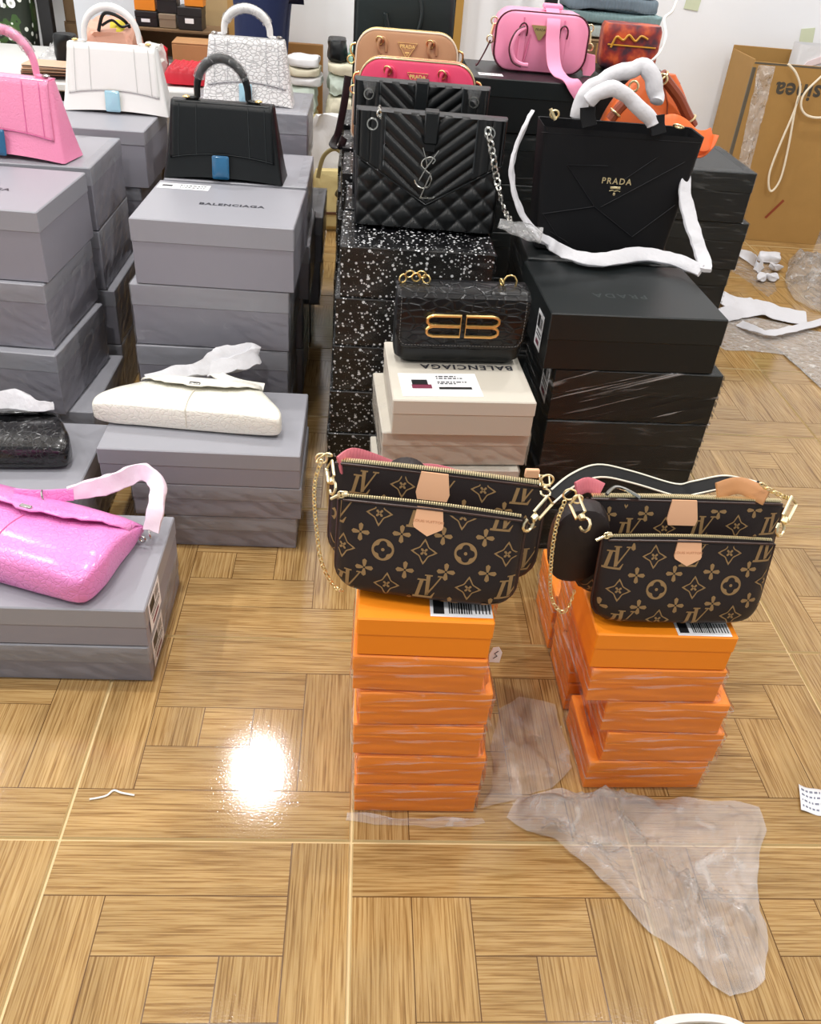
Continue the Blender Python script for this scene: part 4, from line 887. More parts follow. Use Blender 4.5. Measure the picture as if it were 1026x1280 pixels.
d1 = dome_bag('raspberry pink dome bag with gold triangle plate behind the black quilted bags', (.185, 3.375, .8150), -4, .425, .345, .11, M_rasp, M_goldp)
d2 = dome_bag('tan dome bag with gold triangle plate behind the raspberry pink bag', (.155, 3.69, .8262), -2, .40, .385, .11, M_tanb, mat('cream_piping', rgb(230, 214, 190), .5))
g = G(); g.x = inv_of(d2); g.strap(cr([at(435, 95, Y=3.62), at(430, 130, Y=3.6), at(423, 165, Y=3.58), at(418, 176, Y=3.56), at(416, 182, Y=3.54), at(425, 182, Y=3.55), at(430, 172, Y=3.57)], 6), .030, .006, (1, .6, 0)); g.done('strap', mat('dark_strap', rgb(26, 22, 24), .45), d2, label='dark leather strap hanging at the side')
d3 = thing('tote_bag', 'dark green tote with long handles behind the tan dome bag', 'handbag', (.15, 4.03, .8375), -3)
g = G(); rounded_body(g, .40, .50, .13, .02, .03); g.done('body', M_gret, d3)
g = G(); g.tube(cr([(-.06, -.068, .30), (-.075, -.074, .40), (-.05, -.076, .33), (0, -.078, .315), (.05, -.076, .33), (.07, -.074, .40), (.06, -.068, .46)], 6), .008, 8); g.done('handle', M_gret, d3)
for s in (-1, 1): g = G(); g.tube([(s*.2, -.03, .50), (s*.2, -.03, .04)], .004, 6); g.done('piping', M_lblk, d3)

# ---- black tote with tissue wrapped handles and strap
tt = thing('black_tote', 'black nylon tote with tissue wrapped handles on black boxes', 'handbag', (.732, 2.655, .787), -1)
M_nyl = mat('black_nylon', rgb(11, 11, 14), .6, spec=.25, bump=('wave', 700, .12))
Wt_, Ht_, Dt_ = .405, .335, .165
def tote_r(k, n=8): t = k/n; return [(x+.012*t, y+.012*t, Ht_*t+.004*abs(x)/Wt_*t) for x, y in rr(Wt_/2*(.98+.17*t), Dt_/2*(1-.12*t), .014, 4)]
g = G(); g.rings([tote_r(k) for k in range(9)], (True, False)); g.rings([[(x*.985, y*.96, z-.004) for x, y, z in tote_r(8)], [(x*.97, y*.9, z-.10) for x, y, z in tote_r(8)]], (False, True)); g.rings([tote_r(8), [(x*.985, y*.96, z-.002) for x, y, z in tote_r(8)]], (False, False)); g.done('body', M_nyl, tt)
yf_ = lambda z: -Dt_/2*(1-.12*z/Ht_)+.012*z/Ht_
g = G()
for a, b in (((-.19, .10), (-.04, .13)), ((-.04, .13), (.09, .05)), ((.09, .05), (.20, .15)), ((-.02, .13), (.20, .27)), ((-.14, .24), (-.04, .13)), ((-.16, .05), (-.10, .02)), ((-.14, .24), (-.02, .245)), ((.12, .28), (.02, .20)), ((-.19, .10), (-.12, .02))):
    g.tube([(a[0]+(b[0]-a[0])*t/6, yf_(a[1]+(b[1]-a[1])*t/6)-.0012, a[1]+(b[1]-a[1])*t/6) for t in range(7)], .0016, 5)
g.tube([(-Wt_*.56, yf_(Ht_)+.0, Ht_-.014), (Wt_*.58, yf_(Ht_), Ht_-.012)], .0018, 5); g.done('quilting_seam', mat('nylon_seam', rgb(17, 17, 21), .55, spec=.25), tt)
zt = .205; g = G(); g.x = Matrix.Translation((.012, yf_(zt)-.0015, zt)); g.text('PRADA', .024, .002, bold=.0004, spacing=1.25)
g.x = g.x @ Matrix.Scale(.62, 4)
g.x = Matrix.Translation((.012, yf_(zt-.02)-.0015, zt-.018)) @ Matrix.Scale(.62, 4); g.box(-.024, .024, -.002, 0, -.005, .005, .001); g.tube([(-.026, 0, -.016), (-.012, 0, -.012), (0, 0, -.016), (.012, 0, -.012), (.026, 0, -.016)], .002, 5); g.ball((0, 0, -.029), .0085, 8, (.7, .3, 1)); g.done('gold_emblem', M_goldp, tt, smooth=False)
inv = inv_of(tt)
for pts, rad_, nm in (([(721, 150, 2.66), (726, 128, 2.66), (745, 105, 2.67), (772, 92, 2.68), (803, 84, 2.69), (812, 92, 2.68), (822, 118, 2.67), (820, 128, 2.66)], .0225, 0), ([(735, 128, 2.58), (748, 116, 2.57), (770, 112, 2.57), (792, 126, 2.58), (812, 150, 2.59), (816, 158, 2.59)], .0215, 1)):
    P = cr([at(a, b, Y=c) for a, b, c in pts], 5); g = G(); g.x = inv
    g.tube([p+noise.noise_vector(p*30)*.006 for p in P], [rad_*(1+.16*noise.noise(p*25))*(.62 if i in (0, len(P)-1) else 1) for i, p in enumerate(P)], 12, flat=.75); g.done('handle_wrap', M_paper, tt, label='white tissue wrapped round the handle')
for x0, x1, y_, Y_ in ((728, 741, 150, 2.585), (812, 830, 160, 2.59)):
    g = G(); g.x = inv; g.strap([at((x0+x1)/2, y_-16, Y=Y_), at((x0+x1)/2, y_-4, Y=Y_-.004), at((x0+x1)/2+2, y_+8, Y=Y_-.012)], .042, .012, (1, 0, 0)); g.done('handle', M_nyl, tt)
sp = [(664, 142, 2.62), (656, 158, 2.58), (643, 190, 2.55), (640, 225, 2.53), (650, 262, 2.51), (668, 290, 2.50)]
spz = [(688, 304, .812), (712, 318, .812), (752, 325, .812), (800, 318, .816), (840, 324, .815), (876, 338, .812)]
P1 = [at(a, b, Y=c) for a, b, c in sp]+[at(a, b, z=c) for a, b, c in spz]
strap_part(tt, 'strap_wrap', P1, [.022, .032, .036, .036, .036, .034, .034, .036, .042, .046, .040, .034], .010, ((.3, 1, 0),)*5+((0, 1, .5),)*1+((0, .8, .6),)*6, M_paper, .004, n=6, label='white tissue wrapped round the long strap')
strap_part(tt, 'strap_wrap', [at(862, 206, Y=2.62), at(856, 232, Y=2.58), at(860, 262, Y=2.54), at(868, 292, Y=2.49), at(878, 322, Y=2.44), at(882, 338, z=.814)], [.012, .036, .046, .044, .044, .036], .010, (1, .3, 0), M_paper, .004, label='white tissue wrapped round the long strap')
g = G(); g.x = inv; g.ring(at(693, 143, Y=2.60), .012, .003, (0, 1, .3)); g.tube([at(688, 136, Y=2.60), at(694, 150, Y=2.595)], .005, 7); g.done('strap_clip', M_goldp, tt)
for c_, r_, n_ in ((at(848, 158, Y=2.60), .014, (.3, .4, 1)), (at(864, 200, Y=2.61), .010, (1, .4, 0))): g = G(); g.x = inv; g.ring(c_, r_, .003, n_); g.done('strap_ring', M_goldp, tt)

# ---- pink bowling bag
pb = thing('bowling_bag', 'pink bowling bag with gold triangle plate on black boxes', 'handbag', (.655, 3.705, 1.1155), -3)
M_bpk = mat('baby_pink_saffiano', rgb(243, 150, 184), .42, bump=('wave', 260, .12)); M_bke = mat('burgundy_edge', rgb(70, 20, 30), .4); M_web = mat('pink_webbing', rgb(245, 155, 190), .6, bump=('wave', 300, .25))
Wb_, Hb_, Db_ = .345, .196, .19
def bow(y, ins=0): return [(x*(1-ins), y, (z+Hb_/2)*(1-ins*.5)+Hb_*ins*.2) for x, z in rr(Wb_/2, Hb_/2, .062, 7)]
g = G(); g.rings([bow(-Db_/2-.006, .12), bow(-Db_/2-.001, .03), bow(-Db_/2+.010), bow(0, -.02), bow(Db_/2-.01), bow(Db_/2, .05)]); g.done('body', M_bpk, pb)
g = G(); g.tube([Vector(p) for p in bow(-Db_/2+.006, -.008)], .003, 6, closed=True); g.done('piping', M_bke, pb)
g = G(); g.box(-.078, -.073, -Db_/2-.010, -Db_/2, .02, .18, .002); g.box(.073, .078, -Db_/2-.010, -Db_/2, .02, .18, .002); g.done('seam', mat('pink_seam', rgb(220, 120, 158), .45), pb)
for dz_, x_ in ((0, -.075), (0, .075)):
    g = G(); g.strap([(x_, -Db_/2-.009, .02), (x_, -Db_/2-.012, .10), (x_, -Db_/2-.012, .150)], .022, .005, (1, 0, 0)); tb_ = g.done('handle_tab', M_bpk, pb)
    g = G(); g.tube(cr([(x_-.014, -Db_/2-.018, .120), (x_-.014, -Db_/2-.020, .148), (x_, -Db_/2-.020, .162), (x_+.014, -Db_/2-.020, .148), (x_+.014, -Db_/2-.018, .120)], 5), .003, 6); g.done('edge_loop', M_bke, tb_)
g = G(); g.tube(cr([(-.072, -Db_/2-.02, .145), (-.10, -Db_/2-.05, .130), (-.115, -Db_/2-.06, .085), (-.10, -Db_/2-.055, .045), (-.072, -Db_/2-.05, .03), (-.045, -Db_/2-.05, .028)], 6), .0085, 8); hb_ = g.done('handle', M_bpk, pb)
g = G(); g.tube(cr([(-.072, -Db_/2-.026, .152), (-.107, -Db_/2-.056, .134), (-.124, -Db_/2-.066, .085), (-.107, -Db_/2-.062, .038), (-.072, -Db_/2-.056, .022)], 6), .003, 6); g.done('handle_edge', M_bke, hb_)
g = G(); g.tube(cr([(-.045, -Db_/2-.008, .125), (-.055, -Db_/2-.010, .06), (-.062, -Db_/2-.009, .02)], 5), .0022, 6); g.done('pocket_seam', mat('pink_seam', rgb(220, 120, 158), .45), pb)
g = G(); tr = [(-.034, .022), (.034, .022), (.004, -.026), (-.004, -.026)]; g.x = Matrix.Translation((-.012, -Db_/2-.012, .135)); g.prism(tr[::-1], -.004, .004); g.done('triangle_plate', M_gold, pb)
g = G(); g.x = Matrix.Translation((-.012, -Db_/2-.0172, .143)); g.text('PRADA', .012, .0004); g.done('plate_lettering', M_bke, pb, smooth=False)
g = G(); g.strap(cr([(.03, .03, Hb_+.006), (.03, -.03, Hb_+.012), (.032, -Db_/2-.012, Hb_-.02), (.036, -Db_/2-.035, .11), (.050, -Db_/2-.07, .04), (.072, -Db_/2-.12, .012), (.10, -Db_/2-.180, .007), (.13, -Db_/2-.194, -.020), (.165, -Db_/2-.192, -.062)], 6), .050, .004, (1, 0, 0)); g.done('strap', M_web, pb, label='wide pink webbing strap over the front')
g = G(); g.box(.0, .070, -.035, .028, Hb_+.008, Hb_+.024, .006); g.done('strap_fold', M_web, pb)
for s in (-1, 1):
    g = G(); x_ = s*(Wb_/2+.008); g.tube([(x_, -.05, .145), (x_+s*.006, -.05, .11)], .006, 7); g.ring((x_, -.05, .155), .012, .003, (0, 1, 0)); g.ring((x_+s*.008, -.052, .094), .013, .003, (.3, 1, .2)); g.done('strap_clip', M_goldp, pb)
g = G(); x_ = Wb_/2+.022; g.prism([(x_-.02, .075), (x_+.018, .07), (x_+.026, .02), (x_+.012, -.0), (x_-.016, .0), (x_-.026, .03)][::-1], -.075, -.060); g.done('leather_charm', M_bpk, pb)
g = G(); x_ = -Wb_/2-.01; g.strap(cr([(x_-.005, -.05, .09), (x_-.022, -.055, .05), (x_-.042, -.06, .012), (x_-.052, -.06, .004)], 5), .022, .005, (.3, 1, .3)); g.done('strap_end', M_bke, pb)

# ---- orange top handle bag
ob = thing('orange_bag', 'orange leather top handle bag behind the black tote', 'handbag', (1.045, 3.40, .9025), -6)
M_org = mat('burnt_orange_leather', rgb(206, 94, 34), .42, bump=('noise', 300, .12)); M_orb = mat('bright_orange_strap', rgb(248, 116, 52), .42); M_brn = mat('brown_handle', rgb(132, 58, 30), .4)
g = G()
R = []
for k in range(13):
    t = k/12; z = .27*t; w = .175*(1-.62*t**2.2); d = .085*(1-.75*t**1.5); R.append([(x, y, z) for x, y in rr(max(.03, w), max(.01, d), .03, 5)])
g.rings(R); g.done('body', M_org, ob)
g = G(); g.tube([(x, -.087*(1-.75*(z/.27)**1.5), z) for x, z in ((.06, .02), (.062, .10), (.05, .18), (.02, .25))], .003, 6); g.done('seam', M_brn, ob)
for pts in ([(826, 92), (834, 103), (848, 122), (858, 142), (866, 158)], [(788, 122), (775, 134), (762, 150)]):
    P = cr([at(a, b, Y=3.28) for a, b in pts], 5); g = G(); g.x = inv_of(ob); g.tube(P, .019, 9); h_ = g.done('handle', M_brn, ob)
    g = G(); g.x = inv_of(ob); g.ring(P[2], .020, .004, P[3]-P[1]); g.ring(P[-4], .022, .004, P[-3]-P[-5]); g.done('handle_ring', M_goldp, h_)
for c_ in (at(792, 108, Y=3.26), at(828, 99, Y=3.26)): g = G(); g.x = inv_of(ob); g.ring(c_, .016, .004, (.6, 1, 0)); g.done('strap_ring', M_goldp, ob)
P = [at(822, 156, Y=3.24), at(838, 152, Y=3.22), at(852, 158, Y=3.215), at(866, 172, Y=3.21), at(880, 176, Y=3.215), at(890, 170, Y=3.24)]
strap_part(ob, 'strap', P, [.04, .05, .055, .06, .07, .06], .007, (0, .4, 1), M_orb, label='bright orange strap')
strap_part(ob, 'strap', [at(890, 168, Y=3.25), at(884, 180, Y=3.24), at(874, 188, Y=3.24), at(862, 184, Y=3.24)], .055, .007, (0, .8, 1), M_orb, label='bright orange strap')
# ================================================================ BACK OF THE ROOM
M_kraft = mat('kraft_cardboard', rgb(170, 130, 70), .75, bump=('noise', 60, .15), var=.06); M_krd = mat('brown_cardboard', rgb(120, 94, 64), .8, bump=('noise', 60, .2), var=.12); M_krin = mat('cardboard_inside', rgb(160, 122, 72), .8)
def soft(name, label, c, w, d, h, m, yaw=0., seed=0, group=None, amp=.02, e=.5, cat='bundle', fr=9, kids=None):
    """soft folded bundle: superellipse slab, dented"""
    r = thing(name, label, cat, c, yaw, group); g = G(); R = []
    for k in range(11):
        t = k/10; f = (1-abs(2*t-1)**4)**.3*.14+.86; R.append([Vector((x, y, h*t)) for x, y in se(w/2*f, d/2*f, e, 30)])
    R = [[p*Vector((.55,)*1*1+(.55,)+(1,)) if 0 else Vector((p.x*.6, p.y*.6, p.z)) for p in R[0]]]+R+[[Vector((p.x*.6, p.y*.6, p.z)) for p in R[-1]]]
    def dn(p):
        n_ = noise.noise_vector(p*fr+Vector((seed*5.3, seed, 0)))*amp*1.5+noise.noise_vector(p*fr*3.3+Vector((seed, 0, seed*2.)))*amp*.7; q = p+n_; q.z = max(0., min(h, q.z)) if h < .21 else max(0., q.z); return q
    g.rings([[dn(p) for p in q] for q in R]); g.done('cloth', m, r); return r
def kbox(name, label, x0, x1, y0, y1, z0, z1, m, yaw=0., tape=True, group=None, cat='box'):
    """closed cardboard carton with top flaps and tape"""
    r = thing(name, label, cat, ((x0+x1)/2, (y0+y1)/2, z0), yaw, group); w, d, h = x1-x0, y1-y0, z1-z0
    g = G(); g.box(-w/2, w/2, -d/2, d/2, 0, h-.006, .004); g.done('body', m, r, smooth=False)
    for s in (-1, 1):
        g = G(); g.box(-w/2, w/2, *( (-d/2, -.002) if s < 0 else (.002, d/2)), h-.0055, h, .002); g.done('flap', m, r, smooth=False)
    if tape:
        g = G(); g.box(-w/2-.0005, w/2+.0005, -.03, .03, h+.0002, h+.0008, .0002); g.box(-.03, .03, -d/2-.0008, -d/2-.0002, h*.0+.01, h-.01, .0002); g.done('packing_tape', mat('packing_tape', rgb(176, 138, 84), .2), r, smooth=False)
    return r
# table with the clutter at the back left
tb = thing('side_table', 'white topped table with clutter behind the grey box stacks', 'table', (-1.6, 4.98, 0))
g = G(); g.box(-.95, .90, -.50, .50, .765, .80, .006); g.done('table_top', mat('table_white', rgb(226, 226, 224), .4), tb)
for sx in (-.88, .83):
    for sy in (-.44, .44):
        g = G(); g.box(sx-.025, sx+.025, sy-.025, sy+.025, 0, .764, .004); g.done('leg', mat('table_leg', rgb(60, 56, 54), .5), tb)
TZ = .8012
M_redq = mat('red_leather', rgb(196, 22, 44), .4, bump=('noise', 200, .1))
rb = thing('red_quilted_bag', 'red quilted bag lying on the white table', 'handbag', (-.815, 4.72, TZ), 2)
def rq(u, v):
    x = (u-.5)*.30; y = (v-.5)*.26; e = min(1, min(u, 1-u, v, 1-v)/.10); a, b = (x+y)/.042, (x-y)/.042
    return (x, y, .012+(.060+.012*(abs(sin(pi*a))*abs(sin(pi*b)))**.5)*math.sqrt(max(0, 1-(1-e)**2)))
g = G(); g.grid(60, 44, rq); g.grid(8, 8, lambda u, v: ((u-.5)*.30, (v-.5)*.26, .0+.012*(max(abs(u-.5), abs(v-.5)) > .49)), flip=True); g.done('body', M_redq, rb)
g = G(); g.tube(cr([(-.12, .10, .05), (-.10, .145, .03), (.02, .16, .025), (.10, .14, .03), (.12, .10, .05)], 6), .007, 7); g.done('strap', M_redq, rb)
kbox('kraft_box', 'small plain kraft box behind the red quilted bag', -.98, -.74, 4.92, 5.12, TZ, .945, mat('kraft_small', rgb(176, 130, 84), .7, var=.05), 3, False)
soft('red_pouch', 'small red pouch left of the kraft box on the white table', (-1.10, 5.0, TZ), .16, .14, .11, M_redq, seed=2, amp=.01, cat='pouch')
def sbox(label, x, y, z, w, d, h, col, nm, tagw=False):
    m = mat(nm, col, .4); r = thing('gift_box', label, 'box', (x, y, z), 0, 'small gift boxes at the back of the table'); g = G(); g.box(-w/2+.002, w/2-.002, -d/2+.002, d/2-.002, 0, h*.75, .002); g.done('base', m, r, smooth=False)
    g = G(); g.box(-w/2, w/2, -d/2, d/2, h*.6, h, .003); g.done('lid', m, r, smooth=False)
    if tagw: g = G(); g.box(-.025, .02, -d/2-.001, -d/2-.0003, h*.30, h*.52, .0002); g.done('label_sticker', M_lab, r, smooth=False)
sh = thing('display_riser', 'low brown riser with small gift boxes on it at the back of the table', 'stand', (-1.02, 5.32, TZ))
g = G(); g.box(-.26, .26, -.13, .13, .15, .165, .003); g.box(-.26, -.24, -.13, .13, 0, .149, .003); g.box(.24, .26, -.13, .13, 0, .149, .003); g.box(-.24, .24, .11, .13, 0, .149, .002); g.done('shelf', M_krd, sh, smooth=False)
zr = TZ+.1665
OR_, BK_, GY_ = rgb(226, 134, 34), rgb(26, 25, 27), rgb(140, 124, 104)
sbox('small black gift box with a white tag on the left of the riser', -1.155, 5.27, zr, .115, .12, .07, BK_, 'gift_black', True)
sbox('small grey brown gift box between two black ones', -1.045, 5.27, zr, .09, .12, .065, GY_, 'gift_grey')
sbox('larger black gift box with a white tag on the right of the riser', -.925, 5.26, zr, .125, .14, .105, BK_, 'gift_black', True)
sbox('orange gift box on top of the left black gift box', -1.16, 5.28, zr+.072, .11, .11, .10, OR_, 'gift_orange')
sbox('black gift box standing on the grey brown gift box', -1.045, 5.28, zr+.067, .105, .11, .09, BK_, 'gift_black')
sbox('small orange gift box on top of the larger black gift box', -.905, 5.27, zr+.107, .10, .10, .06, OR_, 'gift_orange')
kbox('white_carton', 'white carton standing behind the small gift boxes', -1.16, -.95, 5.49, 5.60, 0, 1.35, mat('white_card', rgb(232, 234, 240), .6), 0, False)
kbox('grey_white_carton', 'tall pale grey carton behind the white top handle bag', -1.60, -1.27, 5.49, 5.68, 0, 1.35, mat('grey_white_card', rgb(206, 210, 216), .6), 0, False)
soft('wine_red_pouch', 'wine red pouch behind the handle of the white top handle bag', (-1.24, 5.05, TZ), .13, .12, .19, mat('wine_cloth', rgb(110, 18, 36), .6), seed=4, amp=.015, cat='pouch')
M_peach = mat('peach_leather', rgb(222, 168, 146), .5, bump=('noise', 80, .3))
pp = soft('peach_pouch', 'crumpled peach pouch with yellow lining above the white top handle bag', (-1.235, 4.78, TZ), .25, .20, .225, M_peach, seed=5, amp=.03, cat='pouch')
g = G(); g.strap(cr([(.02, -.07, .215), (.06, -.08, .225), (.10, -.06, .205)], 5), .06, .006, (0, .6, .7)); g.done('lining', mat('yellow_lining', rgb(232, 214, 60), .6), pp, label='bright yellow lining')
g = G(); g.tube(cr([(-.03, -.10, .20), (.0, -.10, .27), (.04, -.09, .275), (.09, -.08, .25), (.115, -.06, .21)], 6), .008, 6); g.tube(cr([(-.01, -.105, .225), (.04, -.105, .25), (.08, -.10, .225), (.115, -.08, .235)], 6), .006, 6); g.done('strap', M_lblk, pp, label='black strap')
soft('black_pouch', 'flat black pouch with white edges left of the peach pouch', (-1.45, 4.76, TZ), .11, .10, .17, M_lblk, seed=6, amp=.012, cat='pouch')
soft('white_pouch', 'soft white dust bag right of the peach pouch on the table', (-1.028, 4.72, TZ), .09, .18, .16, mat('white_cloth', rgb(224, 226, 220), .7, bump=('noise', 50, .5)), seed=7, amp=.025, cat='dust bag')
for k in range(4):
    w = thing('flat_wallet', ['pale tan flat wallet topmost of the pile on the table', 'tan flat wallet second in the pile on the table', 'brown flat wallet third in the pile on the table', 'dark brown flat wallet lowest of the pile on the table'][3-k], 'wallet', (-1.50+.012*k, 4.62-.01*k, TZ+.0165*k), 20-7*k, 'flat wallets piled on the table')
    g = G(); g.box(-.13, .13, -.075, .075, 0, .015, .006); g.done('body', [mat('wallet_dark', rgb(70, 44, 34), .5), mat('wallet_brown', rgb(132, 86, 62), .5), mat('wallet_tan', rgb(206, 164, 134), .5), mat('wallet_pale', rgb(226, 186, 158), .5)][k], w)
    g = G(); g.tube([(-.125, -.0755, .008), (.125, -.0755, .008)], .002, 5); g.done('zipper', M_lblk, w)
def crumple(name, label, c, w, d, h, m, seed, n=26, cat='plastic', dbl=False, yaw=0., group=None, sharp=1.):
    """crumpled sheet of film lying in folds"""
    r = thing(name, label, cat, c, yaw, group)
    for L_ in range(2 if dbl else 1):
        def f(u, v):
            x, y = (u-.5), (v-.5); q = Vector((x*w*5/ max(.3, w)**.4, y*d*5/max(.3, d)**.4, seed*3.7+L_*2.2)); fold = abs(noise.noise(q*1.6))+.6*abs(noise.noise(q*3.7))+.35*abs(noise.noise(q*8))*sharp
            e = max(0, 1-(max(abs(x), abs(y))*2)**3.5); nv = noise.noise_vector(q*1.3)
            z = h*(.10+.9*e)*fold*(1-.3*L_); return (x*w*(1+.25*nv.x), y*d*(1+.25*nv.y), max(.0015+.001*L_, z))
        g = G(); g.grid(n, n, f); g.done('film' if not L_ else 'film_fold', m, r, fix=False, ang=180)
    return r
F_clr = film('clear_bag_film', haze=.07, gloss=.22, scale=(22, 22, 22), bump=.7, streak=.22, rough=.08, dist=.015)
F_mlk = film('milky_film', haze=.30, gloss=.22, scale=(30, 30, 30), bump=.8, streak=.35, rough=.12, dist=.012)
crumple('clear_bag', 'clear plastic bag beside the wallets on the table', (-1.56, 5.0, TZ), .22, .2, .10, F_mlk, 3)
# dark rack, patterned green bag and brown cartons in the far left corner
rk = thing('clothes_rack', 'black metal rack upright in the far left corner', 'rack', (-1.79, 5.60, 0))
g = G(); g.box(-.035, .035, -.03, .03, .012, 1.75, .004); g.done('upright', mat('rack_black', rgb(16, 16, 18), .5), rk)
g = G(); g.box(-.5, .12, -.02, .02, 1.70, 1.73, .004); g.box(-.10, .10, -.05, .05, 0, .012, .004); g.done('rail', mat('rack_black', rgb(16, 16, 18), .5), rk)
def camo():
    m = bpy.data.materials.new('green_print_cloth'); m.use_nodes = True; nt = m.node_tree; n = nt.nodes; L = nt.links.new; b = n['Principled BSDF']; tc = n.new('ShaderNodeTexCoord')
    t = n.new('ShaderNodeTexNoise'); t.inputs['Scale'].default_value = 9; L(tc.outputs['Object'], t.inputs[0]); r = n.new('ShaderNodeValToRGB'); r.color_ramp.interpolation = 'CONSTANT'; e = r.color_ramp.elements; e[0].color = rgb(24, 34, 20); e[1].position = .47; e[1].color = rgb(52, 82, 32); x = e.new(.58); x.color = rgb(78, 98, 46); L(t.outputs['Fac'], r.inputs[0])
    v = n.new('ShaderNodeTexVoronoi'); v.inputs['Scale'].default_value = 20; L(tc.outputs['Object'], v.inputs[0]); k = n.new('ShaderNodeMath'); k.operation = 'LESS_THAN'; k.inputs[1].default_value = .26; L(v.outputs['Distance'], k.inputs[0])
    mx = n.new('ShaderNodeMixRGB'); L(k.outputs[0], mx.inputs[0]); L(r.outputs[0], mx.inputs[1]); mx.inputs[2].default_value = rgb(222, 226, 216); L(mx.outputs[0], b.inputs['Base Color']); b.inputs['Roughness'].default_value = .6; return m
gb = thing('green_print_bag', 'dark green printed bag with white dots and numerals in the far left corner', 'bag', (-2.07, 5.60, 0))
g = G(); g.rings([[(x+.03*(z-.7), y, z) for x, y in rr(.20*f, .09*f, .05, 5)] for z, f in ((.55, .86), (.56, .95), (.62, 1), (.9, 1.02), (1.2, 1), (1.34, .9), (1.36, .8))]); g.done('body', camo(), gb)
g = G(); g.x = Matrix.Translation((.105, -.096, 1.005)); g.text('16', .10, .002, bold=.003); g.done('printed_numerals', M_lab, gb, smooth=False)
kbox('dark_crate', 'dark low crate under the green printed bag', -2.34, -1.92, 5.49, 5.75, 0, .548, mat('crate_dark', rgb(40, 36, 34), .7), 0, False)
for k in range(3): kbox('brown_carton', ['brown carton lowest in the far left stack', 'brown carton in the middle of the far left stack', 'brown carton topmost in the far left stack'][k], -1.74+.01*k, -1.28, 5.70, 5.94, .451*k, .451*k+.45, M_krd, 0, True, 'brown cartons in the far left corner')
# behind the white crocodile bag: person in dark jeans, tan carton
kbox('tan_carton', 'tall tan carton behind the person in dark jeans', -.92, -.56, 5.50, 5.80, 0, 1.5, mat('tan_card', rgb(176, 150, 108), .75, var=.08), 0, True)
M_jean = mat('navy_denim', rgb(20, 34, 74), .8, bump=('wave', 500, .2)); M_skin = mat('skin', rgb(196, 150, 122), .5); M_hair = mat('dark_hair', rgb(28, 22, 20), .5); M_shirt = mat('white_shirt', rgb(224, 224, 226), .7); M_shoe = mat('black_shoe', rgb(20, 20, 22), .4)
pr = thing('person', 'person in dark navy jeans standing behind the white crocodile bag', 'person', (-.435, 4.20, 0), 90)
pr.matrix_world = pr.matrix_world @ Matrix.Scale(1.5, 4)
def skin(name, pts, edges, rads, m, parent, sub=2, rootv=0, label=None):
    me = bpy.data.meshes.new(name); me.from_pydata(pts, edges, []); me.materials.append(m); o = bpy.data.objects.new(name, me); COL.objects.link(o); o.parent = parent
    o.modifiers.new('skin', 'SKIN'); 
    for v, r_ in zip(me.skin_vertices[0].data, rads): v.radius = r_ if isinstance(r_, tuple) else (r_, r_); v.use_root = False
    me.skin_vertices[0].data[rootv].use_root = True; u = o.modifiers.new('sub', 'SUBSURF'); u.levels = u.render_levels = sub
    for p in me.polygons: p.use_smooth = True
    o.modifiers['skin'].use_smooth_shade = True
    if label: o['label'] = label
    return o
# body facing its own +y (turned to face left of the picture); heights in metres of a 1.68 m figure
bp_ = [(0, 0, .93), (0, .0, 1.08), (0, -.01, 1.24), (0, -.01, 1.37), (0, .0, 1.46), (0, .02, 1.53), (0, .035, 1.60), (0, .03, 1.665)]
br_ = [(.095, .09), (.105, .08), (.135, .095), (.13, .08), (.05, .05), (.065, .075), (.078, .092), (.05, .06)]; be_ = [(i, i+1) for i in range(7)]
for s in (-1, 1):
    b = len(bp_); bp_ += [(s*.09, 0, .84), (s*.09, .01, .62), (s*.09, .012, .46), (s*.09, -.02, .26), (s*.09, -.03, .09), (s*.09, .09, .035)]; br_ += [(.066, .066), (.060, .062), (.048, .05), (.046, .048), (.034, .036), (.03, .026)]; be_ += [(0, b)]+[(b+i, b+i+1) for i in range(5)]
    a = len(bp_); bp_ += [(s*.17, -.01, 1.37), (s*.21, -.02, 1.10), (s*.17, .20, 1.13), (s*.15, .26, 1.15)]; br_ += [.05, .038, .025, (.024, .034)]; be_ += [(3, a), (a, a+1), (a+1, a+2), (a+2, a+3)]
    for f, (dx, l) in enumerate(((-.012, .075), (-.004, .085), (.006, .08), (.014, .065))):
        c = len(bp_); bp_ += [(s*.14+dx*1.6, .30, 1.152), (s*.135+dx*1.7, .30+l*.5, 1.15), (s*.13+dx*1.6, .30+l*.9, 1.135)]; br_ += [.0085, .008, .0065]; be_ += [(a+3, c), (c, c+1), (c+1, c+2)]
    c = len(bp_); bp_ += [(s*.115, .28, 1.165), (s*.095, .31, 1.17)]; br_ += [.009, .0075]; be_ += [(a+3, c), (c, c+1)]
skin('body', bp_, be_, br_, M_skin, pr)
jp = [(0, 0, .96)]; jr = [(.11, .105)]; je = []
for s in (-1, 1): b = len(jp); jp += [(s*.085, 0, .84), (s*.09, .012, .62), (s*.09, .016, .46), (s*.09, -.018, .26), (s*.09, -.028, .10)]; jr += [(.078, .076), (.070, .072), (.060, .062), (.056, .058), (.050, .052)]; je += [(0, b)]+[(b+i, b+i+1) for i in range(4)]
skin('jeans', jp, je, jr, M_jean, pr, label='dark navy jeans')
sp_ = [(0, 0, .97), (0, 0, 1.10), (0, -.01, 1.25), (0, -.01, 1.38)]; srd = [(.125, .11), (.12, .098), (.15, .108), (.142, .09)]; sed = [(0, 1), (1, 2), (2, 3)]
for s in (-1, 1): b = len(sp_); sp_ += [(s*.175, -.012, 1.37), (s*.205, -.018, 1.18)]; srd += [.062, .052]; sed += [(3, b), (b, b+1)]
skin('shirt', sp_, sed, srd, M_shirt, pr)
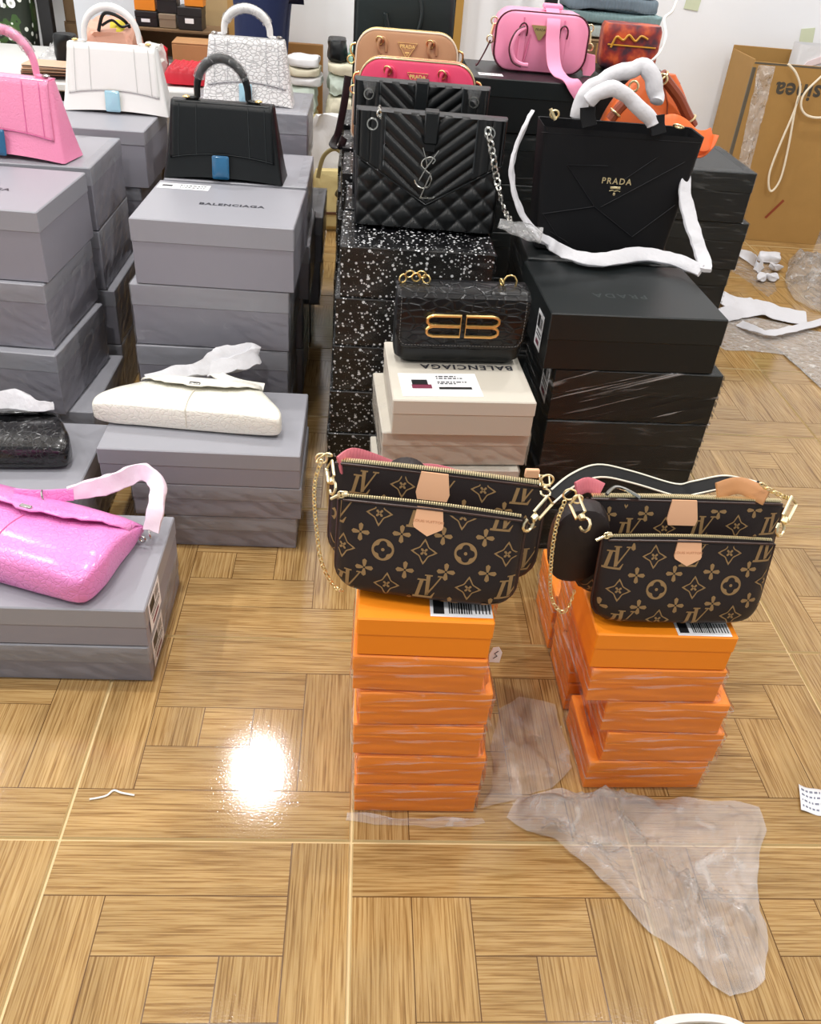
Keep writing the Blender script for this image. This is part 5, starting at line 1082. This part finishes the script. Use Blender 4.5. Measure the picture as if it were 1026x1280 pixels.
g = G(); g.rings([[(x*f, y*f-.008, z) for x, y in se(.088, .102, .9, 20)] for z, f in ((1.50, .55), (1.54, .85), (1.60, 1.0), (1.66, .98), (1.70, .75), (1.72, .3))]); 
g.v = [v if v.y < .05 or v.z > 1.655 else Vector((v.x*.98, min(v.y, .06), v.z)) for v in g.v]; g.done('hair', M_hair, pr)
g = G(); g.ball((0, .130, 1.575), .014, 8, (.8, 1.1, 1.3)); 
for s in (-1, 1): g.ball((s*.083, .02, 1.585), .018, 8, (.4, .8, 1.4))
g.done('nose_and_ears', M_skin, pr); g = G()
for s in (-1, 1): g.ball((s*.032, .112, 1.60), .010, 8, (1.2, .6, .7))
g.tube([(-.022, .116, 1.535), (0, .122, 1.533), (.022, .116, 1.535)], .004, 6); g.done('eyes_and_mouth', mat('eye_dark', rgb(60, 30, 28), .4), pr)
for s in (-1, 1):
    g = G(); g.rings([[(s*.09+x, y+.03, z) for x, y in se(.045*f, .125*f2, .75, 20)] for z, f, f2 in ((.0, .92, .95), (.012, 1, 1), (.04, .95, .95), (.075, .78, .72), (.10, .66, .48))]); g.done('shoe', M_shoe, pr)

# ---- pile in the gap between the grey and the star print stacks
M_crm = mat('cream_cloth', rgb(226, 220, 196), .75, bump=('noise', 45, .6), var=.06); M_wcl = mat('white_cotton', rgb(232, 232, 234), .7, bump=('noise', 45, .5)); M_mint = mat('mint_cloth', rgb(168, 214, 196), .7, bump=('wave', 30, .5)); M_pmint = mat('pale_mint_cloth', rgb(206, 220, 208), .7, bump=('noise', 40, .5)); M_ylw = mat('yellowish_cloth', rgb(216, 198, 140), .75, bump=('noise', 40, .5), var=.08)
kbox('kraft_carton', 'kraft carton on the floor under the pile of dust bags', -.46, .10, 5.34, 5.80, 0, .36, M_kraft, 0, True)
z = .361
for k, (h, m, lb, w, x, dpt) in enumerate(((.20, M_ylw, 'yellowish dust bag bundle low in the pile between the box stacks', .18, -.36, .30), (.14, M_pmint, 'pale mint dust bag bundle above the yellowish one in the pile', .18, -.36, .28), (.05, M_wcl, 'flat white folded bag under the cream ones in the pile', .19, -.34, .26), (.045, M_crm, 'flat cream folded bag near the top of the pile', .19, -.35, .26), (.045, M_wcl, 'flat white folded bag on top of the pile by the wall', .18, -.355, .25))):
    soft('dust_bag', lb, (x, 5.50, z), w, dpt, h, m, 0, k+10, 'dust bags piled between the box stacks', .022 if h > .1 else .008, cat='dust bag'); z += h+.001
z = .361
for k, (h, m, lb, w, x) in enumerate(((.15, M_wcl, 'white dust bag bundle low beside the star print boxes', .30, -.075), (.15, M_crm, 'cream dust bag bundle in the middle beside the star print boxes', .30, -.075), (.11, M_pmint, 'pale mint dust bag bundle beside the dark strap of the tan bag', .29, -.07), (.06, M_crm, 'cream folded cloth right under the mint garments', .28, -.075), (.04, M_mint, 'lower folded mint garment left of the tan bag', .17, -.02), (.035, M_mint, 'upper folded mint garment left of the tan bag', .16, -.015))):
    soft('dust_bag' if k < 4 else 'mint_garment', lb, (x, 5.50, z), w, .28, h, m, 0, k+20, 'bundles piled left of the star print boxes', .02 if h > .09 else .008, cat='dust bag' if k < 4 else 'garment'); z += h+.001
    if k == 3: zb_ = z
soft('black_garment', 'black folded garment beside the mint garments', (-.165, 5.50, zb_), .105, .22, .11, M_lblk, 0, 31, amp=.01, cat='garment')
yb = thing('cream_handbag', 'cream yellow handbag with olive handle on the floor between the stacks', 'handbag', (-.155, 5.12, 0), 8)
g = G(); rounded_body(g, .24, .33, .15, .05, .06, sag=.03); g.done('body', M_ylw, yb)
g = G(); g.tube(cr([(-.10, -.06, .30), (-.07, -.075, .42), (.0, -.08, .46), (.07, -.075, .38), (.10, -.06, .24)], 6), .012, 8, flat=.5); g.done('handle', mat('olive_handle', rgb(150, 136, 92), .5), yb, label='olive leather handle')
g = G(); g.box(-.11, .11, -.078, -.070, .10, .116, .003); g.ring((.09, -.085, .11), .02, .004, (0, 1, 0)); g.done('belt', mat('brown_belt', rgb(96, 62, 40), .5), yb)
g = G(); g.tube(cr([(.02, -.085, .25), (.0, -.09, .22), (.03, -.09, .20), (.06, -.088, .21)], 5), .007, 6); g.done('clasp', mat('antique_metal', rgb(110, 104, 84), .3, 1.), yb)
soft('white_parcel', 'white tissue parcel leaning behind the cream yellow handbag', (-.14, 5.275, 0), .30, .07, .60, M_wcl, 0, 41, amp=.02, e=.6, cat='parcel')
bd = thing('tan_board', 'tall tan board leaning on the back wall', 'board', (.50, 5.84, 0)); g = G(); g.box(-.065, .06, -.02, .02, 0, 1.7, .004); g.done('panel', mat('tan_board', rgb(176, 134, 62), .6, var=.06), bd)
g = G(); g.box(-.065, .06, -.0235, -.0205, .83, .88, .001); g.done('cross_strip', mat('dark_strip', rgb(96, 68, 40), .6), bd)
pl = thing('wood_plank', 'brown wooden plank along the back wall', 'plank', (-.52, 5.86, 0)); g = G(); g.box(-.12, .26, -.02, .02, 0, .86, .004); g.done('board', mat('brown_plank', rgb(150, 108, 58), .6, var=.1), pl)
# ---- back right: dark poles, garments on a carton, printed bag, black boxes
for k, x in enumerate((1.03, 1.13)):
    p = thing('dark_pole', ['thick dark pole behind the pink bowling bag', 'thin dark pole behind the pink bowling bag'][k], 'pole', (x, 5.6, 0)); g = G(); g.box(-.035+.02*k, .035-.02*k, -.02, .02, .012, 1.9, .004); g.done('post', mat('rack_black', rgb(16, 16, 18), .5), p); g = G(); g.box(-.06+.02*k, .06-.02*k, -.06, .06, 0, .012, .003); g.done('foot', mat('rack_black', rgb(16, 16, 18), .5), p)
kbox('brown_carton', 'brown carton between the bowling bag and the printed red bag', .90, 1.22, 4.36, 4.70, 0, 1.155, M_krd, 2, True)
bk = thing('black_carton', 'black carton behind the orange bag', 'box', (1.16, 4.04, 0)); g = G(); g.box(-.20, .13, -.18, .18, 0, 1.08, .006); g.done('body', M_blk, bk, smooth=False); g = G(); g.box(-.203, .133, -.183, .183, 1.01, 1.083, .005); g.done('lid', M_blkl, bk, smooth=False)
def prbag():
    m = bpy.data.materials.new('printed_red_leather'); m.use_nodes = True; nt = m.node_tree; n = nt.nodes; L = nt.links.new; b = n['Principled BSDF']; tc = n.new('ShaderNodeTexCoord')
    t = n.new('ShaderNodeTexNoise'); t.inputs['Scale'].default_value = 14; t.inputs['Detail'].default_value = 4; L(tc.outputs['Object'], t.inputs[0]); r = n.new('ShaderNodeValToRGB'); e = r.color_ramp.elements; e[0].position = .38; e[0].color = rgb(70, 44, 56); e[1].position = .62; e[1].color = rgb(206, 92, 48); x = e.new(.5); x.color = rgb(150, 48, 40); L(t.outputs['Fac'], r.inputs[0]); L(r.outputs[0], b.inputs['Base Color']); b.inputs['Roughness'].default_value = .45; return m
rbg = thing('printed_red_bag', 'red and brown printed bag on the black carton', 'handbag', (1.10, 4.06, 1.0845), -4)
g = G(); rounded_body(g, .235, .175, .14, .03, .04, flare=.04); g.done('body', prbag(), rbg)
g = G(); g.tube([(-.10, -.073, .10), (.10, -.073, .10)], .003, 6); g.tube(cr([(-.085, -.075, .09), (-.07, -.078, .13), (-.04, -.078, .12), (-.02, -.078, .14), (.01, -.078, .12), (.03, -.078, .14), (.06, -.078, .13)], 5), .0045, 6); g.done('gold_trim', mat('gold_print', rgb(206, 150, 50), .4), rbg)
z = 1.157
for k, (h, m, w, x) in enumerate(((.055, mat('sage_cloth', rgb(178, 190, 186), .7, bump=('wave', 20, .5)), .46, 1.10), (.05, mat('teal_grey_cloth', rgb(132, 160, 162), .7, bump=('wave', 20, .5)), .48, 1.11), (.06, mat('slate_cloth', rgb(112, 128, 140), .7, bump=('wave', 20, .5)), .44, 1.10), (.06, mat('pale_slate', rgb(170, 182, 186), .7, bump=('wave', 20, .5)), .42, 1.09))):
    soft('folded_garment', ['sage folded garment lowest on the brown carton', 'teal grey folded garment second on the brown carton', 'slate folded garment third on the brown carton', 'pale slate folded garment topmost on the brown carton'][k], (x, 4.56, z), w, .30, h, m, 3*k-4, k+50, 'folded garments on the brown carton', .010, cat='garment'); z += h+.001
g = G(); g.tube(cr([at(846, 0, Y=4.38), at(840, 14, Y=4.36), at(830, 24, Y=4.34), at(832, 45, Y=4.25), at(824, 66, Y=3.93), at(812, 78, Y=3.90)], 6), .006, 6); tag(g.done('white_cable', mat('cable_white', rgb(236, 234, 230), .4)), 'white cable hanging over the folded garments and the printed bag', 'cable')

# ---- big cardboard box by the right wall with its print, tape and contents
cb = thing('cardboard_box', 'large open cardboard box with upside down print by the wall', 'box', (2.565, 5.60, 0), -3)
w, d, h, t = .70, .44, 1.0, .008
for nm, b in (('front_wall', (-w/2, w/2, -d/2, -d/2+t, 0, h)), ('rear_wall', (-w/2, w/2, d/2-t, d/2, 0, h+.03)), ('side_wall', (-w/2, -w/2+t, -d/2+t, d/2-t, 0, h+.01)), ('side_wall', (w/2-t, w/2, -d/2+t, d/2-t, 0, h)), ('bottom', (-w/2+t, w/2-t, -d/2+t, d/2-t, 0, t))):
    g = G(); g.box(*b, .002); g.done(nm, M_kraft, cb, smooth=False)
g = G(); g.box(-w/2+.002, w/2-.1, -d/2-.001, -d/2-.0002, h-.012, h-.002, .0002); g.box(-w/2-.0012, -w/2+.018, -d/2-.0012, -d/2+.012, .40, h-.03, .0003); g.done('edge_tape', mat('dark_tape', rgb(92, 84, 70), .4), cb, smooth=False, label='dark tape down the corner')
g = G(); g.x = Matrix.Translation((-.055, -d/2-.0008, .865)) @ Matrix.Rotation(pi, 4, 'Y'); g.text('sinea', .128, .0005, bold=.003, spacing=1.05); g.done('printed_lettering', mat('print_grey', rgb(72, 66, 56), .7), cb, smooth=False, label='grey print upside down', fix=False)
g = G(); g.box(.20, .33, -d/2-.0015, -d/2-.0003, .76, .90, .0002); g.done('green_print', mat('print_green', rgb(30, 132, 60), .6), cb, smooth=False)
g = G(); g.x = Matrix.Translation((.02, -d/2-.001, .20)) @ Matrix.Rotation(rad(35), 4, 'Y'); g.box(-.008, .008, -.0005, 0, -.07, .07, .0002); g.done('red_mark', mat('mark_red', rgb(142, 62, 30), .7), cb, smooth=False)
def fs(u, v): x = -.33+.10*(u-.3*v*(u-.5))+.05*v; z = .985-.80*v; q = Vector((x*14, 0, z*9)); return (x, -d/2-.006-.035*abs(noise.noise(q))*(1-v*.6)-.012*abs(noise.noise(q*4)), z)
g = G(); g.grid(18, 46, fs); g.done('tape_film', F_mlk, cb, label='crinkled clear packing film on the front', fix=False)
wbg = thing('white_paper_bag', 'white bag with dark opening standing inside the cardboard box', 'bag', (2.70, 5.66, .012), -3)
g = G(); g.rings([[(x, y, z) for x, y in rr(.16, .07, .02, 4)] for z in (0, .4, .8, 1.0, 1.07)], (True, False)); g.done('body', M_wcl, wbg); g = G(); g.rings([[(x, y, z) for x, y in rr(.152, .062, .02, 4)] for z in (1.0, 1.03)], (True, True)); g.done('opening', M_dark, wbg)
g = G(); g.prism([(-.13, .94), (.0, .99), (.14, .94), (.14, 1.0), (.02, 1.04), (-.1, .985)], -.078, -.072); g.done('tissue', mat('pink_tissue', rgb(244, 226, 228), .6), wbg)
M_cord = mat('cream_cord', rgb(240, 228, 204), .6)
Yc = 5.345
for lb, pts in (('cream cord looped long over the front of the cardboard box', [(985, 80), (995, 92), (1000, 112), (992, 140), (975, 180), (962, 215), (961, 235), (966, 238), (976, 222), (985, 185), (993, 140), (998, 120)]), ('cream cord curving at the right edge of the cardboard box', [(1045, 80), (1026, 96), (1006, 116), (1001, 132), (1008, 144), (1026, 147), (1050, 140)])):
    g = G(); g.tube(cr([at(a, b, Y=Yc) for a, b in pts], 6), .0065, 6); tag(g.done('cord', M_cord), lb, 'cord')
for c, w_, h_, r_, lb in ((at(866, 3, Y=WB-.004), .09, .08, 5, 'greenish tape scrap on the wall near the top edge'), (at(1008, 48, Y=WB-.004), .085, .11, -8, 'greenish tape scrap on the wall above the cardboard box')):
    g = G(); g.x = Matrix.Translation(c) @ Matrix.Rotation(rad(r_), 4, 'Y'); g.box(-w_/2, w_/2, -.0015, .0015, -h_/2, h_/2, .0004); tag(g.done('wall_tape', mat('green_tape', rgb(212, 220, 190), .5, var=.06), smooth=False), lb, 'tape')
# ================================================================ LOOSE THINGS ON THE FLOOR
def edge_line(P, n, seed):
    o = []
    for i in range(len(P)):
        a, b = P[i], P[(i+1) % len(P)]
        for k in range(n):
            p = a.lerp(b, k/n); q = noise.noise_vector(p*16+Vector((seed, 0, 0)))*.012; o.append(Vector((p.x+q.x, p.y+q.y, 0)))
    return o
def sheet(name, label, outline, m, h, seed, ridges=(), nr=26, na=90, cat='plastic', layers=1, base=.002, zf=None, fr=1.):
    """film lying on the floor: outline from pixels on the floor plane, folds in real relief"""
    O = edge_line([at(a, b, z=0) for a, b in outline], max(3, na//len(outline)), seed); c = sum(O, Vector())/len(O)
    RG = [[at(a, b, z=0) for a, b in q] for q in ridges]
    r = thing(name, label, cat, (c.x, c.y, 0))
    def segd(p, a, b): ab = b-a; t = max(0, min(1, (p-a).dot(ab)/ab.dot(ab))); return (p-a-ab*t).length
    for L_ in range(layers):
        R = []
        for k in range(nr+1):
            f = 1-(k/nr)**1.15 if k < nr else .004; ring = []
            for i, o in enumerate(O):
                p = c+(o-c)*f; q = Vector((p.x*7*fr, p.y*7*fr, seed*2.3+L_*1.9)); nv = noise.noise_vector(q*2)
                e = min(1, (1-f)*5+.15); fold = abs(noise.noise(q))+.55*abs(noise.noise(q*2.3))+.4*abs(noise.noise(q*5.1))
                z = h*fold*e*(1-.35*L_)
                for rg in RG:
                    dd = min(segd(p, rg[j], rg[j+1]) for j in range(len(rg)-1)); z += e*h*(.95*math.exp(-(dd/.018)**2)+.5*math.exp(-(dd/.07)**2)*abs(noise.noise(q*6)))
                ring.append(Vector((p.x-c.x+nv.x*.012*e, p.y-c.y+nv.y*.012*e, base+.0015*L_+z+.0012*abs(nv.z))))
            R.append(ring)
        g = G(); g.rings(R, (False, True)); g.done('film' if not L_ else 'film_fold', m, r, ang=180)
    return r
sheet('clear_plastic_bag', 'large crumpled clear plastic bag in front of the right orange stack',
      [(634, 1022), (648, 1002), (700, 988), (728, 995), (790, 1001), (850, 1000), (905, 1004), (948, 1012), (958, 1040), (946, 1085), (950, 1140), (962, 1190), (955, 1228), (915, 1250), (888, 1236), (860, 1205), (820, 1172), (772, 1128), (742, 1090), (695, 1056), (655, 1040)],
      film('bag_film', tint=(1, .985, .98), haze=.17, gloss=.14, scale=(17, 17, 17), bump=.9, streak=.16, rough=.10, dist=.011), .034, 1, [[(735, 1000), (770, 1040), (835, 1112), (880, 1180), (905, 1225)], [(690, 1055), (735, 1085), (800, 1150)], [(845, 1125), (930, 1165)], [(660, 1010), (720, 1020), (800, 1010)]], 44, 150, layers=2, fr=1.5)
sheet('clear_film_scrap', 'clear film scrap on the floor between the two orange stacks', [(602, 1012), (618, 985), (612, 940), (622, 888), (648, 872), (690, 880), (708, 930), (716, 962), (690, 985), (650, 1000)], film('bag_film'), .018, 2, [[(640, 890), (655, 940), (690, 975)]], 18, 60)
sheet('clear_film_skirt', 'clear film edge round the foot of the left orange stack', [(436, 1016), (470, 1024), (540, 1026), (600, 1024), (604, 1031), (540, 1036), (470, 1034), (434, 1026)], film('bag_film'), .006, 3, (), 8, 60)
# wrinkled plastic and paper strips on the right
sheet('clear_plastic_bag', 'crumpled clear plastic heap below the cardboard box at the right edge', [(980, 352), (986, 324), (1004, 318), (1040, 322), (1080, 340), (1080, 390), (1050, 396), (1012, 388), (992, 376)], film('heap_film', haze=.10, gloss=.16, scale=(16, 16, 16), bump=.9, streak=.30, rough=.10, dist=.012), .10, 5, (), 22, 70, layers=2, fr=.8)
sheet('clear_plastic_sheet', 'flat clear plastic sheet at the right edge behind the black boxes', [(880, 392), (905, 384), (950, 398), (1000, 410), (1060, 424), (1070, 520), (1030, 490), (1010, 470), (985, 445), (950, 440), (905, 438), (884, 424)], F_mlk, .008, 6, (), 18, 70, fr=.7)
sheet('clear_plastic_sheet', 'small clear plastic piece under the white tissue strips', [(900, 330), (915, 312), (945, 318), (965, 335), (970, 365), (960, 372), (935, 352)], F_clr, .006, 7, (), 14, 50, fr=.8)
def paper_strip(label, pts, w, sd=(0, 1, .1), t=.004, cr_=.006, m=M_paper, name='tissue_strip'):
    g = G(); P = cr(pts, 6); 
    ww = [q.x for q in cr([Vector((a, 0, 0)) for a in w], 6)] if isinstance(w, (list, tuple)) else w
    g.strap(P, ww, t, sd, crumple=cr_, seed=len(label)); zmin = min(v.z for v in g.v); g.v = [v-Vector((0, 0, zmin-.002)) if 0 else Vector((v.x, v.y, max(.012, v.z))) for v in g.v]; tag(g.done(name, m), label, 'tissue')
fz = lambda a, b, z=.020: at(a, b, z=z)
paper_strip('wide white tissue strip right of the topmost black box', [fz(900, 396), fz(925, 388), (fz(950, 384, .03)), fz(975, 392, .02), fz(1008, 398)], [.10, .14, .17, .17, .14], name='tissue_strip')
paper_strip('narrow white tissue strip running out of the right edge', [fz(924, 404, .02), fz(945, 412, .03), fz(965, 416, .03), fz(990, 411, .03), fz(1020, 404, .02), fz(1060, 394, .02)], .05, name='tissue_strip')
paper_strip('torn white tissue end beside the black boxes', [fz(898, 378, .02), fz(912, 374, .03), fz(925, 376, .02), fz(940, 374)], [.12, .16, .09, .02], name='tissue_strip')
paper_strip('curled white tissue strip in front of the cardboard box', [fz(924, 316, .02), fz(935, 322, .03), fz(946, 330, .04), fz(950, 340, .02)], [.05, .07, .08, .07], name='tissue_strip')
for k, (a, b, s_) in enumerate(((960, 328, .09), (967, 339, .07), (964, 350, .07), (950, 352, .06))):
    c = at(a, b, z=0); soft('tissue_scrap', ['crumpled white scrap left of the plastic heap', 'folded white scrap in front of the cardboard box', 'white scrap at the edge of the plastic heap', 'small white scrap between two larger ones'][k], (c.x, c.y, .010), s_*1.3, s_*.8, s_*.5, M_paper, 20*k, 60+k, 'white scraps on the floor at the right', .02, cat='tissue')
# paper label, small tag, thread
def flat_label(name, label, corners, rows, cat, m=M_lab):
    P = [at(a, b, z=.0015) for a, b in corners]; c = sum(P, Vector())/4; r = thing(name, label, cat, (c.x, c.y, 0)); Q = [p-Vector((c.x, c.y, 0)) for p in P]
    def f(u, v): p = Q[0].lerp(Q[1], u).lerp(Q[3].lerp(Q[2], u), v); p.z = .0018+.010*(u-.5)**2*4*.5+.002*sin(7*u+3*v); return p
    g = G(); g.grid(10, 6, f); g.done('paper', m, r, solid=.0006, off=1, fix=False); g = G(); rn = random.Random(3)
    for v in rows:
        u = .08
        while u < .8:
            l = .04+.1*rn.random(); a, b, c_, d_ = f(u, v), f(min(u+l, .9), v), f(min(u+l, .9), v+.08), f(u, v+.08); g.add([p+Vector((0, 0, .0012)) for p in (a, b, c_, d_)], [(0, 1, 2, 3)]); u += l+.05
    g.done('printed_lines', mat('label_ink_soft', rgb(120, 124, 140), .6), r, smooth=False, fix=False)
flat_label('paper_label', 'white printed paper label on the floor at the right edge', [(1000, 1014), (1034, 1022), (1032, 990), (997, 982)], (.15, .38, .60, .80), 'label')
tgp = thing('paper_tag', 'small white paper tag hanging at the side of the left orange stack', 'tag', (at(620, 816, Y=1.25).x, 1.25, at(620, 828, Y=1.25).z))
g = G(); g.x = Matrix.Rotation(rad(-8), 4, 'Z'); g.prism([(-.012, .0), (.010, .002), (.012, .030), (.004, .044), (-.008, .040), (-.013, .022)], -.001, .001); g.done('card', M_lab, tgp, smooth=False)
g = G(); g.x = Matrix.Rotation(rad(-8), 4, 'Z'); g.tube([(-.004, -.0016, .012), (.003, -.0016, .02), (-.003, -.0016, .026), (.004, -.0016, .034)], .001, 4); g.done('printed_mark', M_ink, tgp)
g = G(); g.tube(cr([at(a, b, z=.003) for a, b in ((112, 999), (124, 997), (134, 994), (142, 988), (152, 991), (168, 994))], 5), .0022, 5); tag(g.done('white_thread', mat('thread_white', rgb(240, 238, 232), .5)), 'short white thread on the floor in front of the grey boxes', 'thread')
g = G(); g.tube(cr([at(a, b, z=.006) for a, b in ((820, 1283), (845, 1275), (880, 1273), (910, 1277), (930, 1286))], 6), .008, 6); tag(g.done('white_cable', mat('cable_white', rgb(236, 234, 230), .4)), 'white cable end on the floor at the bottom edge', 'cable')
